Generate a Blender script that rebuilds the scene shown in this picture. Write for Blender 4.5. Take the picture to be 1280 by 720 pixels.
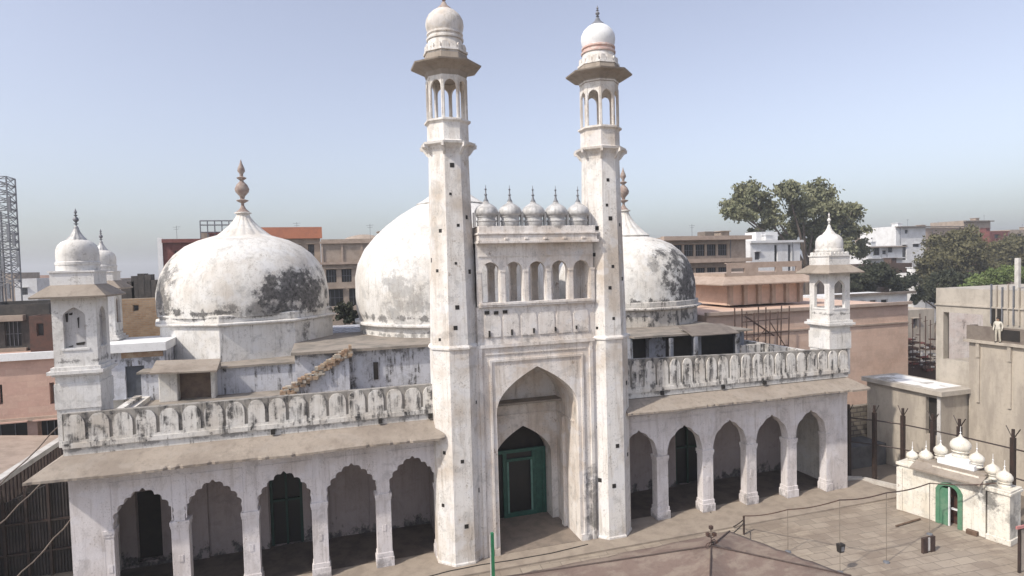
import bpy, bmesh, math, random
from mathutils import Vector, Matrix
random.seed(7)
R = math.radians
S = bpy.context.scene
for o in list(bpy.data.objects): bpy.data.objects.remove(o)
# ------------------------------------------------------------------ camera
F_PX, YAW, PIT, ROL = 760.28, 0.30171, 0.04035, -0.026106
CP = Vector((0, -32, 15.833))
_f = Vector((math.sin(YAW)*math.cos(PIT), math.cos(YAW)*math.cos(PIT), -math.sin(PIT)))
_r = Vector((math.cos(YAW), -math.sin(YAW), 0)); _u = _r.cross(_f)
_r2 = _r*math.cos(ROL) + _u*math.sin(ROL); _u2 = _u*math.cos(ROL) - _r*math.sin(ROL)
cd = bpy.data.cameras.new('camera'); co = bpy.data.objects.new('camera', cd); S.collection.objects.link(co)
M = Matrix((_r2, _u2, -_f)).transposed().to_4x4(); M.translation = CP; co.matrix_world = M
cd.sensor_width = 36; cd.lens = 36*F_PX/1280; cd.clip_end = 5000; cd.clip_start = .1
S.camera = co
# ------------------------------------------------------------------ light
SUN = Vector((-1.0, -0.36, 1.1)).normalized()
w = bpy.data.worlds.new('World'); S.world = w; w.use_nodes = True
nt = w.node_tree; bg = nt.nodes['Background']
sky = nt.nodes.new('ShaderNodeTexSky'); sky.sky_type = 'NISHITA'; sky.sun_disc = False
sky.sun_elevation = math.asin(SUN.z); sky.sun_rotation = math.atan2(SUN.x, SUN.y)
sky.air_density = 1.15; sky.dust_density = 2.4; sky.ozone_density = 4.5; sky.altitude = 50
hs = nt.nodes.new('ShaderNodeHueSaturation'); hs.inputs['Saturation'].default_value = .55; hs.inputs['Hue'].default_value = .515; hs.inputs['Value'].default_value = .75
nt.links.new(sky.outputs[0], hs.inputs['Color']); nt.links.new(hs.outputs[0], bg.inputs[0]); bg.inputs[1].default_value = 0.15
sd = bpy.data.lights.new('sun', 'SUN'); sd.energy = 2.4; sd.angle = R(1.5); sd.color = (1, .925, .82)
so = bpy.data.objects.new('sun', sd); S.collection.objects.link(so); so.rotation_euler = SUN.to_track_quat('Z', 'Y').to_euler()
S.view_settings.view_transform = 'Standard'; S.view_settings.look = 'None'
S.view_settings.exposure = 0.84; S.view_settings.gamma = 1
HAZE = 0.0007

# ------------------------------------------------------------------ helpers
def ray(px, py): return _f + _r2*((px-640)/F_PX) - _u2*((py-360)/F_PX)
def at(px, py, Y):
    d = ray(px, py); return CP + d*((Y-CP.y)/d.y)
def atz(px, py, Z):
    d = ray(px, py); return CP + d*((Z-CP.z)/d.z)
def tag(o, label=None, cat=None, group=None, kind=None):
    if label: o['label'] = label
    if cat: o['category'] = cat
    if group: o['group'] = group
    if kind: o['kind'] = kind
    return o
def empty(name, loc=(0,0,0), rz=0, parent=None):
    o = bpy.data.objects.new(name, None); S.collection.objects.link(o)
    o.location = loc; o.rotation_euler = (0,0,rz)
    if parent: o.parent = parent
    return o
def origin(o):
    v = Vector((0,0,0))
    while o: v += Vector(o.location); o = o.parent
    return v
class MB:
    def __init__(s): s.v=[]; s.f=[]; s.m=[]
    def face(s, pts, m=0):
        n=len(s.v); s.v += [tuple(p) for p in pts]; s.f.append(tuple(range(n,n+len(pts)))); s.m.append(m)
    def box(s, x0,x1,y0,y1,z0,z1,m=0):
        n=len(s.v)
        s.v += [(x,y,z) for z in (z0,z1) for y in (y0,y1) for x in (x0,x1)]
        for f in ((0,2,3,1),(4,5,7,6),(0,1,5,4),(2,6,7,3),(0,4,6,2),(1,3,7,5)): s.f.append(tuple(n+i for i in f)); s.m.append(m)
    def loft(s, rings, m=0, cap=True):
        n=len(s.v); k=len(rings[0])
        for r in rings: s.v += [tuple(p) for p in r]
        for i in range(len(rings)-1):
            for j in range(k):
                a=n+i*k+j; b=n+i*k+(j+1)%k; s.f.append((a,b,b+k,a+k)); s.m.append(m)
        if cap:
            s.f.append(tuple(n+j for j in reversed(range(k)))); s.m.append(m)
            s.f.append(tuple(n+(len(rings)-1)*k+j for j in range(k))); s.m.append(m)
    def lathe(s, prof, n, cx, cy, rot=0, m=0, cap=True, mod=None, z=0):
        rings=[]
        for (r,zz) in prof:
            ring=[]
            for j in range(n):
                a=rot+2*math.pi*j/n; rr=max(r,.002)*(mod(a,zz) if mod else 1)
                ring.append((cx+rr*math.cos(a), cy+rr*math.sin(a), z+zz))
            rings.append(ring)
        s.loft(rings, m, cap)
    def extrude(s, poly, T, d0, d1, m=0):   # poly in (u,z)
        a=[T(u,z,d0) for u,z in poly]; b=[T(u,z,d1) for u,z in poly]
        s.face(a,m); s.face(b[::-1],m)
        for i in range(len(poly)):
            j=(i+1)%len(poly); s.face([a[i],b[i],b[j],a[j]],m)
    def tube(s, pts, r, n=6, m=0):
        pts=[Vector(p) for p in pts]; rings=[]
        for i,p in enumerate(pts):
            t=(pts[min(i+1,len(pts)-1)]-pts[max(i-1,0)]).normalized()
            a=t.orthogonal().normalized() if abs(t.z)>.95 else Vector((0,0,1)).cross(t).normalized()
            b=t.cross(a); rr=r[i] if isinstance(r,(list,tuple)) else r
            rings.append([p+a*math.cos(2*math.pi*k/n)*rr+b*math.sin(2*math.pi*k/n)*rr for k in range(n)])
        s.loft(rings,m)
    def facade(s, T, u0,u1,z0,z1, holes, depth, m=0, mr=None):
        us=sorted({u0,u1,*[h[0] for h in holes],*[h[1] for h in holes]}); zs=sorted({z0,z1,*[h[2] for h in holes],*[h[3] for h in holes]})
        for i in range(len(us)-1):
            for j in range(len(zs)-1):
                cu=(us[i]+us[i+1])/2; cz=(zs[j]+zs[j+1])/2
                if any(h[0]<cu<h[1] and h[2]<cz<h[3] for h in holes): continue
                s.face([T(us[i],zs[j],0),T(us[i+1],zs[j],0),T(us[i+1],zs[j+1],0),T(us[i],zs[j+1],0)],m)
        for a,b,c,d in holes:
            for (p,q) in (((a,c),(b,c)),((b,c),(b,d)),((b,d),(a,d)),((a,d),(a,c))):
                s.face([T(*p,0),T(*q,0),T(*q,depth),T(*p,depth)],m if mr is None else mr)
    def build(s, name, mats, parent=None, smooth=None, local=False, bevel=0, merge=True):
        me=bpy.data.meshes.new(name)
        o0=Vector((0,0,0)) if (local or not parent) else origin(parent)
        me.from_pydata([tuple(Vector(v)-o0) for v in s.v],[],s.f)
        if not isinstance(mats,(list,tuple)): mats=[mats]
        for m in mats: me.materials.append(m)
        me.polygons.foreach_set('material_index', s.m)
        if merge:
            bm=bmesh.new(); bm.from_mesh(me); bmesh.ops.remove_doubles(bm, verts=bm.verts, dist=1e-4)
            bmesh.ops.recalc_face_normals(bm, faces=bm.faces); bm.to_mesh(me); bm.free()
        if smooth:
            me.shade_smooth(); me.set_sharp_from_angle(angle=R(smooth))
        o=bpy.data.objects.new(name, me); S.collection.objects.link(o)
        if parent: o.parent=parent
        if bevel:
            b=o.modifiers.new('bevel','BEVEL'); b.width=bevel; b.segments=2; b.limit_method='ANGLE'; b.angle_limit=R(40)
        return o
def copy_tree(o, parent=None):
    c=o.copy(); S.collection.objects.link(c)
    if parent: c.parent=parent
    for ch in [x for x in bpy.data.objects if x.parent==o]: copy_tree(ch,c)
    return c
# ------------------------------------------------------------------ materials
ALB=.84      # overall brightness scale on the material colours, balanced with the exposure
def newmat(name, rough=.85, metal=0):
    m=bpy.data.materials.new(name); m.use_nodes=True; n=m.node_tree; b=n.nodes['Principled BSDF']
    b.inputs['Roughness'].default_value=rough; b.inputs['Metallic'].default_value=metal
    return m,n,b
class NT:
    def __init__(s,n): s.n=n; s.pos=n.nodes.new('ShaderNodeNewGeometry').outputs['Position']
    def link(s,a,b): s.n.links.new(a,b)
    def noise(s, scale, detail=6, rough=.6, stretch=(1,1,1), offset=(0,0,0), dist=0):
        mp=s.n.nodes.new('ShaderNodeMapping'); mp.inputs['Scale'].default_value=stretch; mp.inputs['Location'].default_value=offset
        s.link(s.pos, mp.inputs[0]); t=s.n.nodes.new('ShaderNodeTexNoise'); s.link(mp.outputs[0],t.inputs['Vector'])
        t.inputs['Scale'].default_value=scale; t.inputs['Detail'].default_value=detail; t.inputs['Roughness'].default_value=rough; t.inputs['Distortion'].default_value=dist
        return t.outputs[0]
    def ramp(s, x, a, b):
        r=s.n.nodes.new('ShaderNodeMapRange'); r.interpolation_type='SMOOTHSTEP'; s.link(x,r.inputs[0]); r.inputs[1].default_value=a; r.inputs[2].default_value=b
        return r.outputs[0]
    def math(s, op, a, b=None):
        m=s.n.nodes.new('ShaderNodeMath'); m.operation=op
        for i,x in enumerate((a,b)):
            if x is None: continue
            if isinstance(x,(int,float)): m.inputs[i].default_value=x
            else: s.link(x,m.inputs[i])
        return m.outputs[0]
    def mix(s, f, a, b):
        m=s.n.nodes.new('ShaderNodeMix'); m.data_type='RGBA'
        for i,x in ((0,f),(6,a),(7,b)):
            if isinstance(x,(int,float)): m.inputs[i].default_value=x
            elif isinstance(x,tuple): m.inputs[i].default_value=(*[v*ALB for v in x],1)
            else: s.link(x,m.inputs[i])
        return m.outputs[2]
    def bump(s, h, bsdf, strength=.4, dist=.03):
        b=s.n.nodes.new('ShaderNodeBump'); b.inputs['Strength'].default_value=strength; b.inputs['Distance'].default_value=dist
        s.link(h,b.inputs['Height']); s.link(b.outputs[0],bsdf.inputs['Normal'])
    def near(s, c, r, sq=(1,1,1)):     # 1 at c falling to 0 at r
        sub=s.n.nodes.new('ShaderNodeVectorMath'); sub.operation='SUBTRACT'; s.link(s.pos,sub.inputs[0]); sub.inputs[1].default_value=c
        mu=s.n.nodes.new('ShaderNodeVectorMath'); mu.operation='MULTIPLY'; s.link(sub.outputs[0],mu.inputs[0]); mu.inputs[1].default_value=sq
        ln=s.n.nodes.new('ShaderNodeVectorMath'); ln.operation='LENGTH'; s.link(mu.outputs[0],ln.inputs[0])
        return s.math('SUBTRACT',1.0,s.math('DIVIDE',ln.outputs['Value'],r))
    def zband(s, z, half):
        sp=s.n.nodes.new('ShaderNodeSeparateXYZ'); s.link(s.pos,sp.inputs[0])
        return s.math('SUBTRACT',1.0,s.math('DIVIDE',s.math('ABSOLUTE',s.math('SUBTRACT',sp.outputs[2],z)),half))
def plaster(name, base=(.78,.76,.72), second=(.62,.56,.47), dark=(.06,.057,.055), second_amt=.5, mild=.3, streak=.3, peel=.25, patches=(), bands=(), spots=.4, peelcol=(.42,.35,.28), grime=.5):
    m,n,b=newmat(name,.9); t=NT(n)
    big=t.noise(.35,5,.6); mid=t.noise(1.7,8,.68,offset=(3,1,7)); fine=t.noise(7,8,.7,offset=(9,2,4)); st=t.noise(1.0,6,.65,stretch=(3.2,3.2,.35),offset=(1,5,2))
    c=t.mix(t.math('MULTIPLY',t.ramp(big,.42,.68),second_amt), base, second)
    c=t.mix(t.math('MULTIPLY',t.ramp(st,.45,.75),second_amt*.8), c, tuple(x*.82 for x in second))
    c=t.mix(t.math('MULTIPLY',t.ramp(fine,.52,.72),.35), c, tuple(x*.8 for x in base))
    gr=t.noise(1.15,10,.74,offset=(21,3,8),dist=.7)
    c=t.mix(t.math('MULTIPLY',t.ramp(gr,.50,.64),grime), c, tuple(x*.52 for x in base))
    c=t.mix(t.math('MULTIPLY',t.math('MULTIPLY',t.ramp(t.noise(11,7,.72,offset=(1,9,4)),.54,.63),t.ramp(mid,.40,.60)),grime*1.2), c, (.20,.18,.16))
    drip=t.noise(1.6,7,.7,stretch=(4.5,4.5,.22),offset=(8,8,2))
    c=t.mix(t.math('MULTIPLY',t.ramp(drip,.54,.68),grime*.9), c, tuple(x*f for x,f in zip(base,(.47,.435,.40))))
    # cool lime-wash repairs
    c=t.mix(t.math('MULTIPLY',t.ramp(t.noise(.9,4,.5,offset=(11,4,9)),.55,.62),.35), c, (min(.8,base[0]*1.0),min(.8,base[1]*1.03),min(.82,base[2]*1.08)))
    if peel: c=t.mix(t.math('MULTIPLY',t.ramp(mid,.70-.12*peel,.73-.1*peel),.8), c, peelcol)
    msk=t.math('MULTIPLY', t.ramp(st,.72-.28*streak,.80-.2*streak), t.ramp(mid,.42,.56))
    m2=t.ramp(t.math('ADD',t.math('MULTIPLY',big,.45),t.math('MULTIPLY',mid,.55)), .66-.17*mild, .72-.17*mild)
    msk=t.math('MAXIMUM', t.math('MULTIPLY',msk,min(1,streak*1.6)), t.math('MULTIPLY',m2,min(1,.4+mild)))
    msk=t.math('MAXIMUM', msk, t.math('MULTIPLY',t.ramp(fine,.72-.06*spots,.76-.06*spots),spots))
    for c0,r0,sq,k in patches:
        pn=t.math('ADD',t.near(c0,r0,sq), t.math('MULTIPLY',t.math('SUBTRACT',t.noise(.75,8,.66,offset=(2,8,3)),.5),3.0))
        msk=t.math('MAXIMUM',msk,t.math('MULTIPLY',t.math('MULTIPLY',t.ramp(pn,.10,.62),t.ramp(t.noise(3.2,9,.75,offset=(5,5,1)),.40,.56)),k))
        msk=t.math('MAXIMUM',msk,t.math('MULTIPLY',t.ramp(pn,.42,.60),k*.92))
    for z,h,k in bands:
        pn=t.math('ADD',t.zband(z,h), t.math('MULTIPLY',t.math('SUBTRACT',t.noise(1.5,8,.7,stretch=(1,1,.7),offset=(6,1,3)),.5),3.4))
        msk=t.math('MAXIMUM',msk,t.math('MULTIPLY',t.ramp(pn,.75,1.1),k))
    c=t.mix(msk,c,t.mix(t.ramp(t.noise(4,8,.75,offset=(3,7,2)),.42,.62),tuple(x*.7 for x in dark),tuple(x*2.6 for x in dark)))
    t.link(c,b.inputs['Base Color'])
    t.bump(t.math('ADD',t.math('MULTIPLY',mid,.8),fine), b, .55, .035)
    return m
def simple(name, col, col2=None, scale=2, rough=.8, metal=0, bump=.3, stretch=(1,1,1), lo=.4, hi=.65, spec=None):
    m,n,b=newmat(name,rough,metal); t=NT(n)
    x=t.noise(scale,8,.65,stretch=stretch); y=t.noise(scale*6,5,.6)
    c=t.mix(t.ramp(x,lo,hi), col, col2 or tuple(v*.7 for v in col))
    c=t.mix(t.math('MULTIPLY',t.ramp(y,.5,.7),.3),c,tuple(v*.6 for v in col))
    t.link(c,b.inputs['Base Color']); t.bump(t.math('ADD',x,y),b,bump,.02)
    if spec is not None: b.inputs['Specular IOR Level'].default_value=spec
    return m
WHITE=plaster('white_plaster', mild=.22, streak=.35, peel=.3)
MINAR=plaster('minaret_plaster', base=(.84,.81,.77), second=(.56,.47,.38), second_amt=.85, mild=.04, streak=.30, peel=.45, spots=.5, bands=((12.2,.5,.25),))
PORTAL=plaster('portal_plaster', base=(.86,.81,.76), second=(.62,.52,.43), second_amt=.9, mild=.08, streak=.38, peel=.5, spots=.5,
    patches=(((14.4,-1.2,2.0),2.4,(1.6,1,.8),.75),), bands=((11.9,.7,.35),(17.9,.5,.6)), peelcol=(.36,.28,.22))
ARCADE=plaster('arcade_plaster', base=(.78,.735,.73), second=(.55,.49,.46), second_amt=.7, mild=0, streak=.16, peel=.35, spots=.35, bands=((.1,1.3,.5),))
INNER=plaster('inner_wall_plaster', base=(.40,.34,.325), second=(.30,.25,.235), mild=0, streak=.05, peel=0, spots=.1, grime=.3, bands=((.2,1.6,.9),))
PARA=plaster('parapet_plaster', base=(.78,.75,.70), second=(.52,.45,.37), second_amt=.75, mild=.55, streak=1.0, peel=.3, spots=.5)
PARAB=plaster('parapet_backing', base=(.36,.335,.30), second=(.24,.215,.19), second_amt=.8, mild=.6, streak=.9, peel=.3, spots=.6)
BANDM=plaster('roof_band_plaster', base=(.72,.70,.66), second=(.56,.50,.42), mild=.4, streak=.7, peel=.3, bands=((7.9,.3,.6),))
EAVE=plaster('eave_stone',base=(.37,.315,.26),second=(.26,.215,.175),dark=(.09,.075,.06),second_amt=.9,mild=.12,streak=.2,peel=.1,spots=.5,peelcol=(.42,.37,.31),grime=.25)
DOMEL=plaster('left_dome_plaster', base=(.80,.78,.74), second=(.60,.53,.45), second_amt=.65, mild=.18, streak=.25, peel=.2, spots=.5,
    patches=(((-1.2,15.4,14.0),4.1,(.8,.8,1.6),1),((-3.6,14.2,14.0),1.8,(.7,1,1.6),1),((-10.6,17.0,14.4),2.6,(1,1,.9),.85),((-4,14,13.2),2.6,(.8,.8,2),.7)), bands=((12.95,.75,.9),))
DOMEM=plaster('middle_dome_plaster', base=(.79,.77,.74), second=(.60,.55,.48), second_amt=.7, mild=.2, streak=.25, peel=.1, spots=.6,
    patches=(((5,13,13.6),3.4,(1,1,1.2),.45),), bands=((11.9,.8,.75),(10.6,.7,.6)))
DRUMR=plaster('right_drum_plaster', base=(.6,.57,.53), second=(.4,.35,.3), mild=.5, streak=.8, peel=.2, bands=((11.0,1.5,.9),))
DOMER=plaster('right_dome_plaster', base=(.79,.77,.73), second=(.60,.54,.46), second_amt=.6, mild=.2, streak=.4, peel=.2, spots=.5,
    patches=(((31.4,14.9,14.3),4.6,(.9,.9,1.1),1),((27,13.6,15.2),1.6,(1,1,1.3),.6)), bands=((12.2,.9,.9),(10.4,1.2,.8)))
DRUM=plaster('drum_plaster', base=(.80,.78,.75), second=(.62,.57,.5), mild=.15, streak=.5, peel=.15, patches=(((-.6,14.8,11),2.0,(1,1,1),.8),), bands=((12.6,.4,.8),))
ROOFT=simple('roof_terrace',(.33,.285,.24),(.20,.18,.155),.8)
HALLW=plaster('hall_wall_plaster', base=(.60,.61,.66), second=(.50,.48,.48), mild=.45, streak=.85, peel=.2, bands=((10.2,1.0,.7),))
DARKW=plaster('dark_hall_plaster', base=(.30,.32,.37), second=(.2,.18,.17), mild=.75, streak=.6, peel=.2, dark=(.03,.028,.028))
KIOSK=plaster('kiosk_plaster', base=(.80,.78,.75), second=(.62,.57,.5), second_amt=.45, mild=.1, streak=.35, peel=.25, bands=((11.9,.35,.7),))
FINI=simple('finial_stone',(.28,.20,.17),(.42,.35,.30),5)
CUPO=simple('cupola_grey',(.60,.59,.58),(.38,.37,.36),3,rough=.45)
PINKB=simple('pink_bands',(.62,.42,.36),(.72,.62,.56),4)
BRICKS=simple('exposed_brick',(.34,.22,.14),(.45,.36,.26),3,bump=1)
GREEN=simple('green_paint',(.018,.085,.062),(.03,.12,.09),2,rough=.5)
GREEND=simple('dark_green_paint',(.008,.04,.028),(.012,.055,.04),2,rough=.6)
GREENL=simple('faded_green_paint',(.08,.22,.13),(.14,.26,.17),2,rough=.6)
GLASSD=simple('dark_opening',(.008,.008,.009),(.014,.013,.012),1,rough=.5,bump=0)
HOLE=simple('hole_shade',(.02,.017,.015),(.03,.025,.02),2,bump=0)  # near-black colour stands in for the shade inside holes and openings
def blocks(name, c1, c2, mortar, sx, sz, ms=.03, rough=.85, vert=True, var=.35):
    m,n,b=newmat(name,rough); t=NT(n)
    br=n.nodes.new('ShaderNodeTexBrick'); mp=n.nodes.new('ShaderNodeCombineXYZ'); sp=n.nodes.new('ShaderNodeSeparateXYZ'); t.link(t.pos,sp.inputs[0])
    if vert:
        t.link(t.math('ADD',sp.outputs[0],sp.outputs[1]),mp.inputs[0]); t.link(sp.outputs[2],mp.inputs[1])
    else: t.link(sp.outputs[0],mp.inputs[0]); t.link(sp.outputs[1],mp.inputs[1])
    t.link(mp.outputs[0],br.inputs['Vector']); br.inputs['Scale'].default_value=1; br.inputs['Brick Width'].default_value=sx; br.inputs['Row Height'].default_value=sz
    br.inputs['Mortar Size'].default_value=ms; br.inputs['Mortar Smooth'].default_value=.4
    br.inputs['Color1'].default_value=(*[v*ALB for v in c1],1); br.inputs['Color2'].default_value=(*[v*ALB for v in c2],1); br.inputs['Mortar'].default_value=(*mortar,1)
    x=t.noise(.5,7,.65); y=t.noise(3.5,8,.7,offset=(4,4,4))
    c=t.mix(t.math('MULTIPLY',t.ramp(x,.4,.65),var),br.outputs[0],tuple(v*.55 for v in c1))
    c=t.mix(t.math('MULTIPLY',t.ramp(y,.5,.68),var),c,tuple(min(1,v*1.25) for v in c2))
    t.link(c,b.inputs['Base Color']); t.bump(t.math('SUBTRACT',y,br.outputs['Fac']),b,.5,.02)
    return m
SANDP=blocks('pink_sandstone',(.56,.36,.29),(.60,.41,.33),(.44,.30,.25),1.2,.45,.012)
SANDO=blocks('orange_sandstone',(.68,.48,.37),(.72,.53,.42),(.52,.38,.30),1.4,.5,.012)
SANDB=simple('buff_stone',(.46,.36,.29),(.38,.29,.23),1.5)
CONC=simple('concrete',(.50,.45,.385),(.38,.34,.29),.9,bump=.5,stretch=(1,1,.5))
CONC2=simple('stained_concrete',(.50,.44,.365),(.36,.315,.265),.7,bump=.5,stretch=(1.5,1.5,.4))
CONCD=simple('weathered_brown_concrete',(.22,.185,.155),(.16,.13,.11),1.5)
BROWNB=blocks('brown_brick',(.36,.22,.12),(.46,.32,.20),(.30,.24,.18),.5,.2,.03)
REDP=simple('dark_red_paint',(.16,.045,.04),(.22,.08,.065),1)
ORANGE=simple('orange_roof_paint',(.52,.20,.11),(.44,.17,.10),1)
TANP=simple('tan_render',(.42,.34,.275),(.31,.25,.20),1)
BLACKP=simple('blackened_concrete',(.05,.045,.042),(.10,.085,.075),1)
HWHITE=simple('house_white',(.78,.78,.78),(.66,.65,.64),.6)
STEEL=simple('grey_steel',(.16,.17,.19),(.22,.22,.24),3,rough=.5)
RUST=simple('rusty_steel',(.10,.055,.04),(.06,.04,.035),4,rough=.8)
POSTM=simple('dark_post_paint',(.035,.024,.02),(.06,.035,.028),4,rough=.6)
CORR=simple('dark_corrugated_sheet',(.035,.028,.026),(.06,.047,.042),1.2,rough=.7)
TINR=simple('pale_tin',(.62,.60,.57),(.45,.42,.39),1)
ROOFW=simple('whitewashed_roof',(.85,.84,.82),(.36,.33,.29),.6,lo=.5,hi=.6)
CABLE=simple('black_cable',(.03,.026,.024),None,3,rough=.6)
WOOD=simple('old_wood',(.12,.075,.05),(.2,.13,.09),4)
CREAM=simple('cream_shrine_paint',(.80,.76,.67),(.70,.65,.56),1,lo=.5,hi=.75)
SHR=plaster('shrine_plaster', base=(.84,.80,.71), second=(.66,.58,.46), second_amt=.6, mild=.12, streak=.35, peel=.5, peelcol=(.36,.29,.23), patches=(((34.6,-8.4,2.2),1.0,(1,1,.8),.8),((34.9,-9.5,1.2),.9,(1,1,.6),.6)))
def paving():
    m,n,b=newmat('courtyard_paving',.85); t=NT(n)
    br=n.nodes.new('ShaderNodeTexBrick'); mp=n.nodes.new('ShaderNodeMapping'); mp.inputs['Rotation'].default_value=(0,0,.06); t.link(t.pos,mp.inputs[0]); t.link(mp.outputs[0],br.inputs['Vector'])
    br.inputs['Scale'].default_value=1; br.inputs['Brick Width'].default_value=1.1; br.inputs['Row Height'].default_value=.62; br.inputs['Mortar Size'].default_value=.026; br.inputs['Mortar Smooth'].default_value=.5; br.inputs['Bias'].default_value=.0
    br.inputs['Color1'].default_value=(.33,.28,.225,1); br.inputs['Color2'].default_value=(.245,.205,.165,1); br.inputs['Mortar'].default_value=(.175,.145,.118,1)
    x=t.noise(.35,7,.65); y=t.noise(2.6,8,.7,offset=(4,4,4)); z=t.noise(.9,6,.7,stretch=(.5,2.2,1),offset=(7,7,7))
    c=t.mix(t.math('MULTIPLY',t.ramp(x,.42,.62),.6),br.outputs[0],(.23,.18,.14))
    c=t.mix(t.math('MULTIPLY',t.ramp(z,.53,.68),.55),c,(.47,.40,.31))
    c=t.mix(t.math('MULTIPLY',t.ramp(y,.56,.7),.5),c,(.17,.135,.11))
    t.link(c,b.inputs['Base Color']); t.bump(t.math('SUBTRACT',y,br.outputs['Fac']),b,.5,.02); return m
PAVE=paving()
def leafmat(name, c1, c2):
    m,n,b=newmat(name,.75); t=NT(n); x=t.noise(.5,3,.5); y=t.noise(5,2,.5)
    c=t.mix(t.ramp(x,.38,.62),c1,c2); c=t.mix(t.math('MULTIPLY',t.ramp(y,.4,.6),.4),c,tuple(v*1.5 for v in c2))
    t.link(c,b.inputs['Base Color']); b.inputs['Specular IOR Level'].default_value=.2
    b.inputs['Transmission Weight'].default_value=0; return m
LEAF1=leafmat('grey_green_leaves',(.12,.13,.075),(.20,.20,.12)); LEAF2=leafmat('brownish_leaves',(.085,.082,.045),(.13,.12,.065)); LEAF3=leafmat('dark_leaves',(.03,.038,.025),(.055,.06,.038)); LEAF4=leafmat('bright_leaves',(.10,.14,.045),(.15,.19,.07))
BARK=simple('bark',(.13,.10,.08),(.19,.15,.12),3)

# ------------------------------------------------------------------ profiles
def pointed(w,h,n=14,p=.5):
    L=[(-w*(1-(k/n)**2), h*((k/n)**2)**p) for k in range(n+1)]
    return L+[(-x,z) for x,z in L[-2::-1]]
def rounded(w,h,n=10):
    return [(-w*math.cos(math.pi*k/(2*n)), h*math.sin(math.pi*k/(2*n))**.9) for k in range(n)]+[(0,h*1.04)]+[(w*math.cos(math.pi*k/(2*n)), h*math.sin(math.pi*k/(2*n))**.9) for k in range(n-1,-1,-1)]
def cusped(w,h,lobes,sag=.28,p=.5,sub=4):
    base=pointed(w,h,60,p); half=base[:61]
    ln=[0]
    for i in range(60): ln.append(ln[-1]+math.dist(half[i],half[i+1]))
    def pt(s):
        for i in range(60):
            if ln[i+1]>=s: 
                t=(s-ln[i])/(ln[i+1]-ln[i]+1e-9); return (half[i][0]*(1-t)+half[i+1][0]*t, half[i][1]*(1-t)+half[i+1][1]*t)
        return half[60]
    tot=ln[-1]*.93; nodes=[pt(tot*k/lobes) for k in range(lobes+1)]; out=[nodes[0]]
    for k in range(lobes):
        a,b=nodes[k],nodes[k+1]; dx,dz=b[0]-a[0],b[1]-a[1]; L=math.hypot(dx,dz); nx,nz=-dz/L,dx/L
        for q in range(1,sub+1):
            t=q/sub; e=4*t*(1-t)*sag*L*(.25 if k==0 else 1); out.append((a[0]+dx*t+nx*e, a[1]+dz*t+nz*e))
    out.append((-.03,h*1.03)); L=out
    return L+[(-x,z) for x,z in L[::-1]]
def arch_panel(mb,T,u0,u1,z0,z1,uc,zs,prof,d0,d1,m=0,ms=None,back=True,zbase=None):
    zb=z0 if zbase is None else zbase
    P=[(uc+x,zs+z) for x,z in prof]
    op=[(P[0][0],zb)]*(zb<zs)+P+[(P[-1][0],zb)]*(zb<zs)
    if zb>z0:
        mb.face([T(u0,z0,d0),T(u1,z0,d0),T(u1,zb,d0),T(u0,zb,d0)],m)
        if back: mb.face([T(u0,z0,d1),T(u1,z0,d1),T(u1,zb,d1),T(u0,zb,d1)],m)
        mb.face([T(op[0][0],zb,d0),T(op[-1][0],zb,d0),T(op[-1][0],zb,d1),T(op[0][0],zb,d1)],m)
    poly=[(u0,zb)]+op+[(u1,zb),(u1,z1),(u0,z1)]
    mb.face([T(u,z,d0) for u,z in poly],m)
    if back: mb.face([T(u,z,d1) for u,z in poly],m)
    for i in range(len(op)-1):
        mb.face([T(*op[i],d0),T(*op[i+1],d0),T(*op[i+1],d1),T(*op[i],d1)],m if ms is None else ms)
def TY(y): return lambda u,z,d: (u,y+d,z)          # wall facing -Y
def TX(x): return lambda u,z,d: (x+d,u,z)          # wall facing -X
def oct_T(cx,cy,r,k,n=8,rot=0):
    a=-math.pi/2+2*math.pi*k/n+rot; nx,ny=math.cos(a),math.sin(a)
    return lambda u,z,d:(cx+nx*(r-d)-ny*u, cy+ny*(r-d)+nx*u, z)
def octp(mb,cx,cy,prof,m=0,n=8,cap=True):   # prof of inradius
    k=1/math.cos(math.pi/n); mb.lathe([(r*k,z) for r,z in prof],n,cx,cy,math.pi/n,m,cap)
def finial(mb,cx,cy,z,h,r,m=0):
    P=[(.9,0),(.45,.06),(.22,.12),(.2,.17),(.75,.21),(.8,.225),(.25,.25),(.35,.30),(.85,.38),(.95,.44),(.7,.52),(.3,.58),(.22,.60),(.6,.64),(.65,.655),(.22,.68),(.25,.73),(.5,.78),(.42,.84),(.18,.92),(.03,1)]
    mb.lathe([(a*r,b*h) for a,b in P],16,cx,cy,0,m,z=z)

# ------------------------------------------------------------------ the ground
g=MB(); g.face([(-1500,-400,0),(2500,-400,0),(2500,3000,0),(-1500,3000,0)])
tag(g.build('ground',simple('dusty_ground',(.24,.20,.16),(.17,.14,.115),.2),merge=False),kind='structure')
g=MB(); g.box(-11.6,36.2,-30,-2.35,-.2,.03); 
tag(g.build('courtyard_floor',PAVE),kind='structure')
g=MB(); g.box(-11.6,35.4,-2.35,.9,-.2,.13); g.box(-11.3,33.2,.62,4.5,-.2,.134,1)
tag(g.build('terrace_step',[simple('terrace_stone',(.37,.31,.25),(.29,.24,.195),1.2),simple('shade_dark_floor',(.15,.12,.10),(.09,.075,.062),1.2)]),kind='structure')  # inner arcade floor: stone colour darkened to carry the shade under the roof

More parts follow.
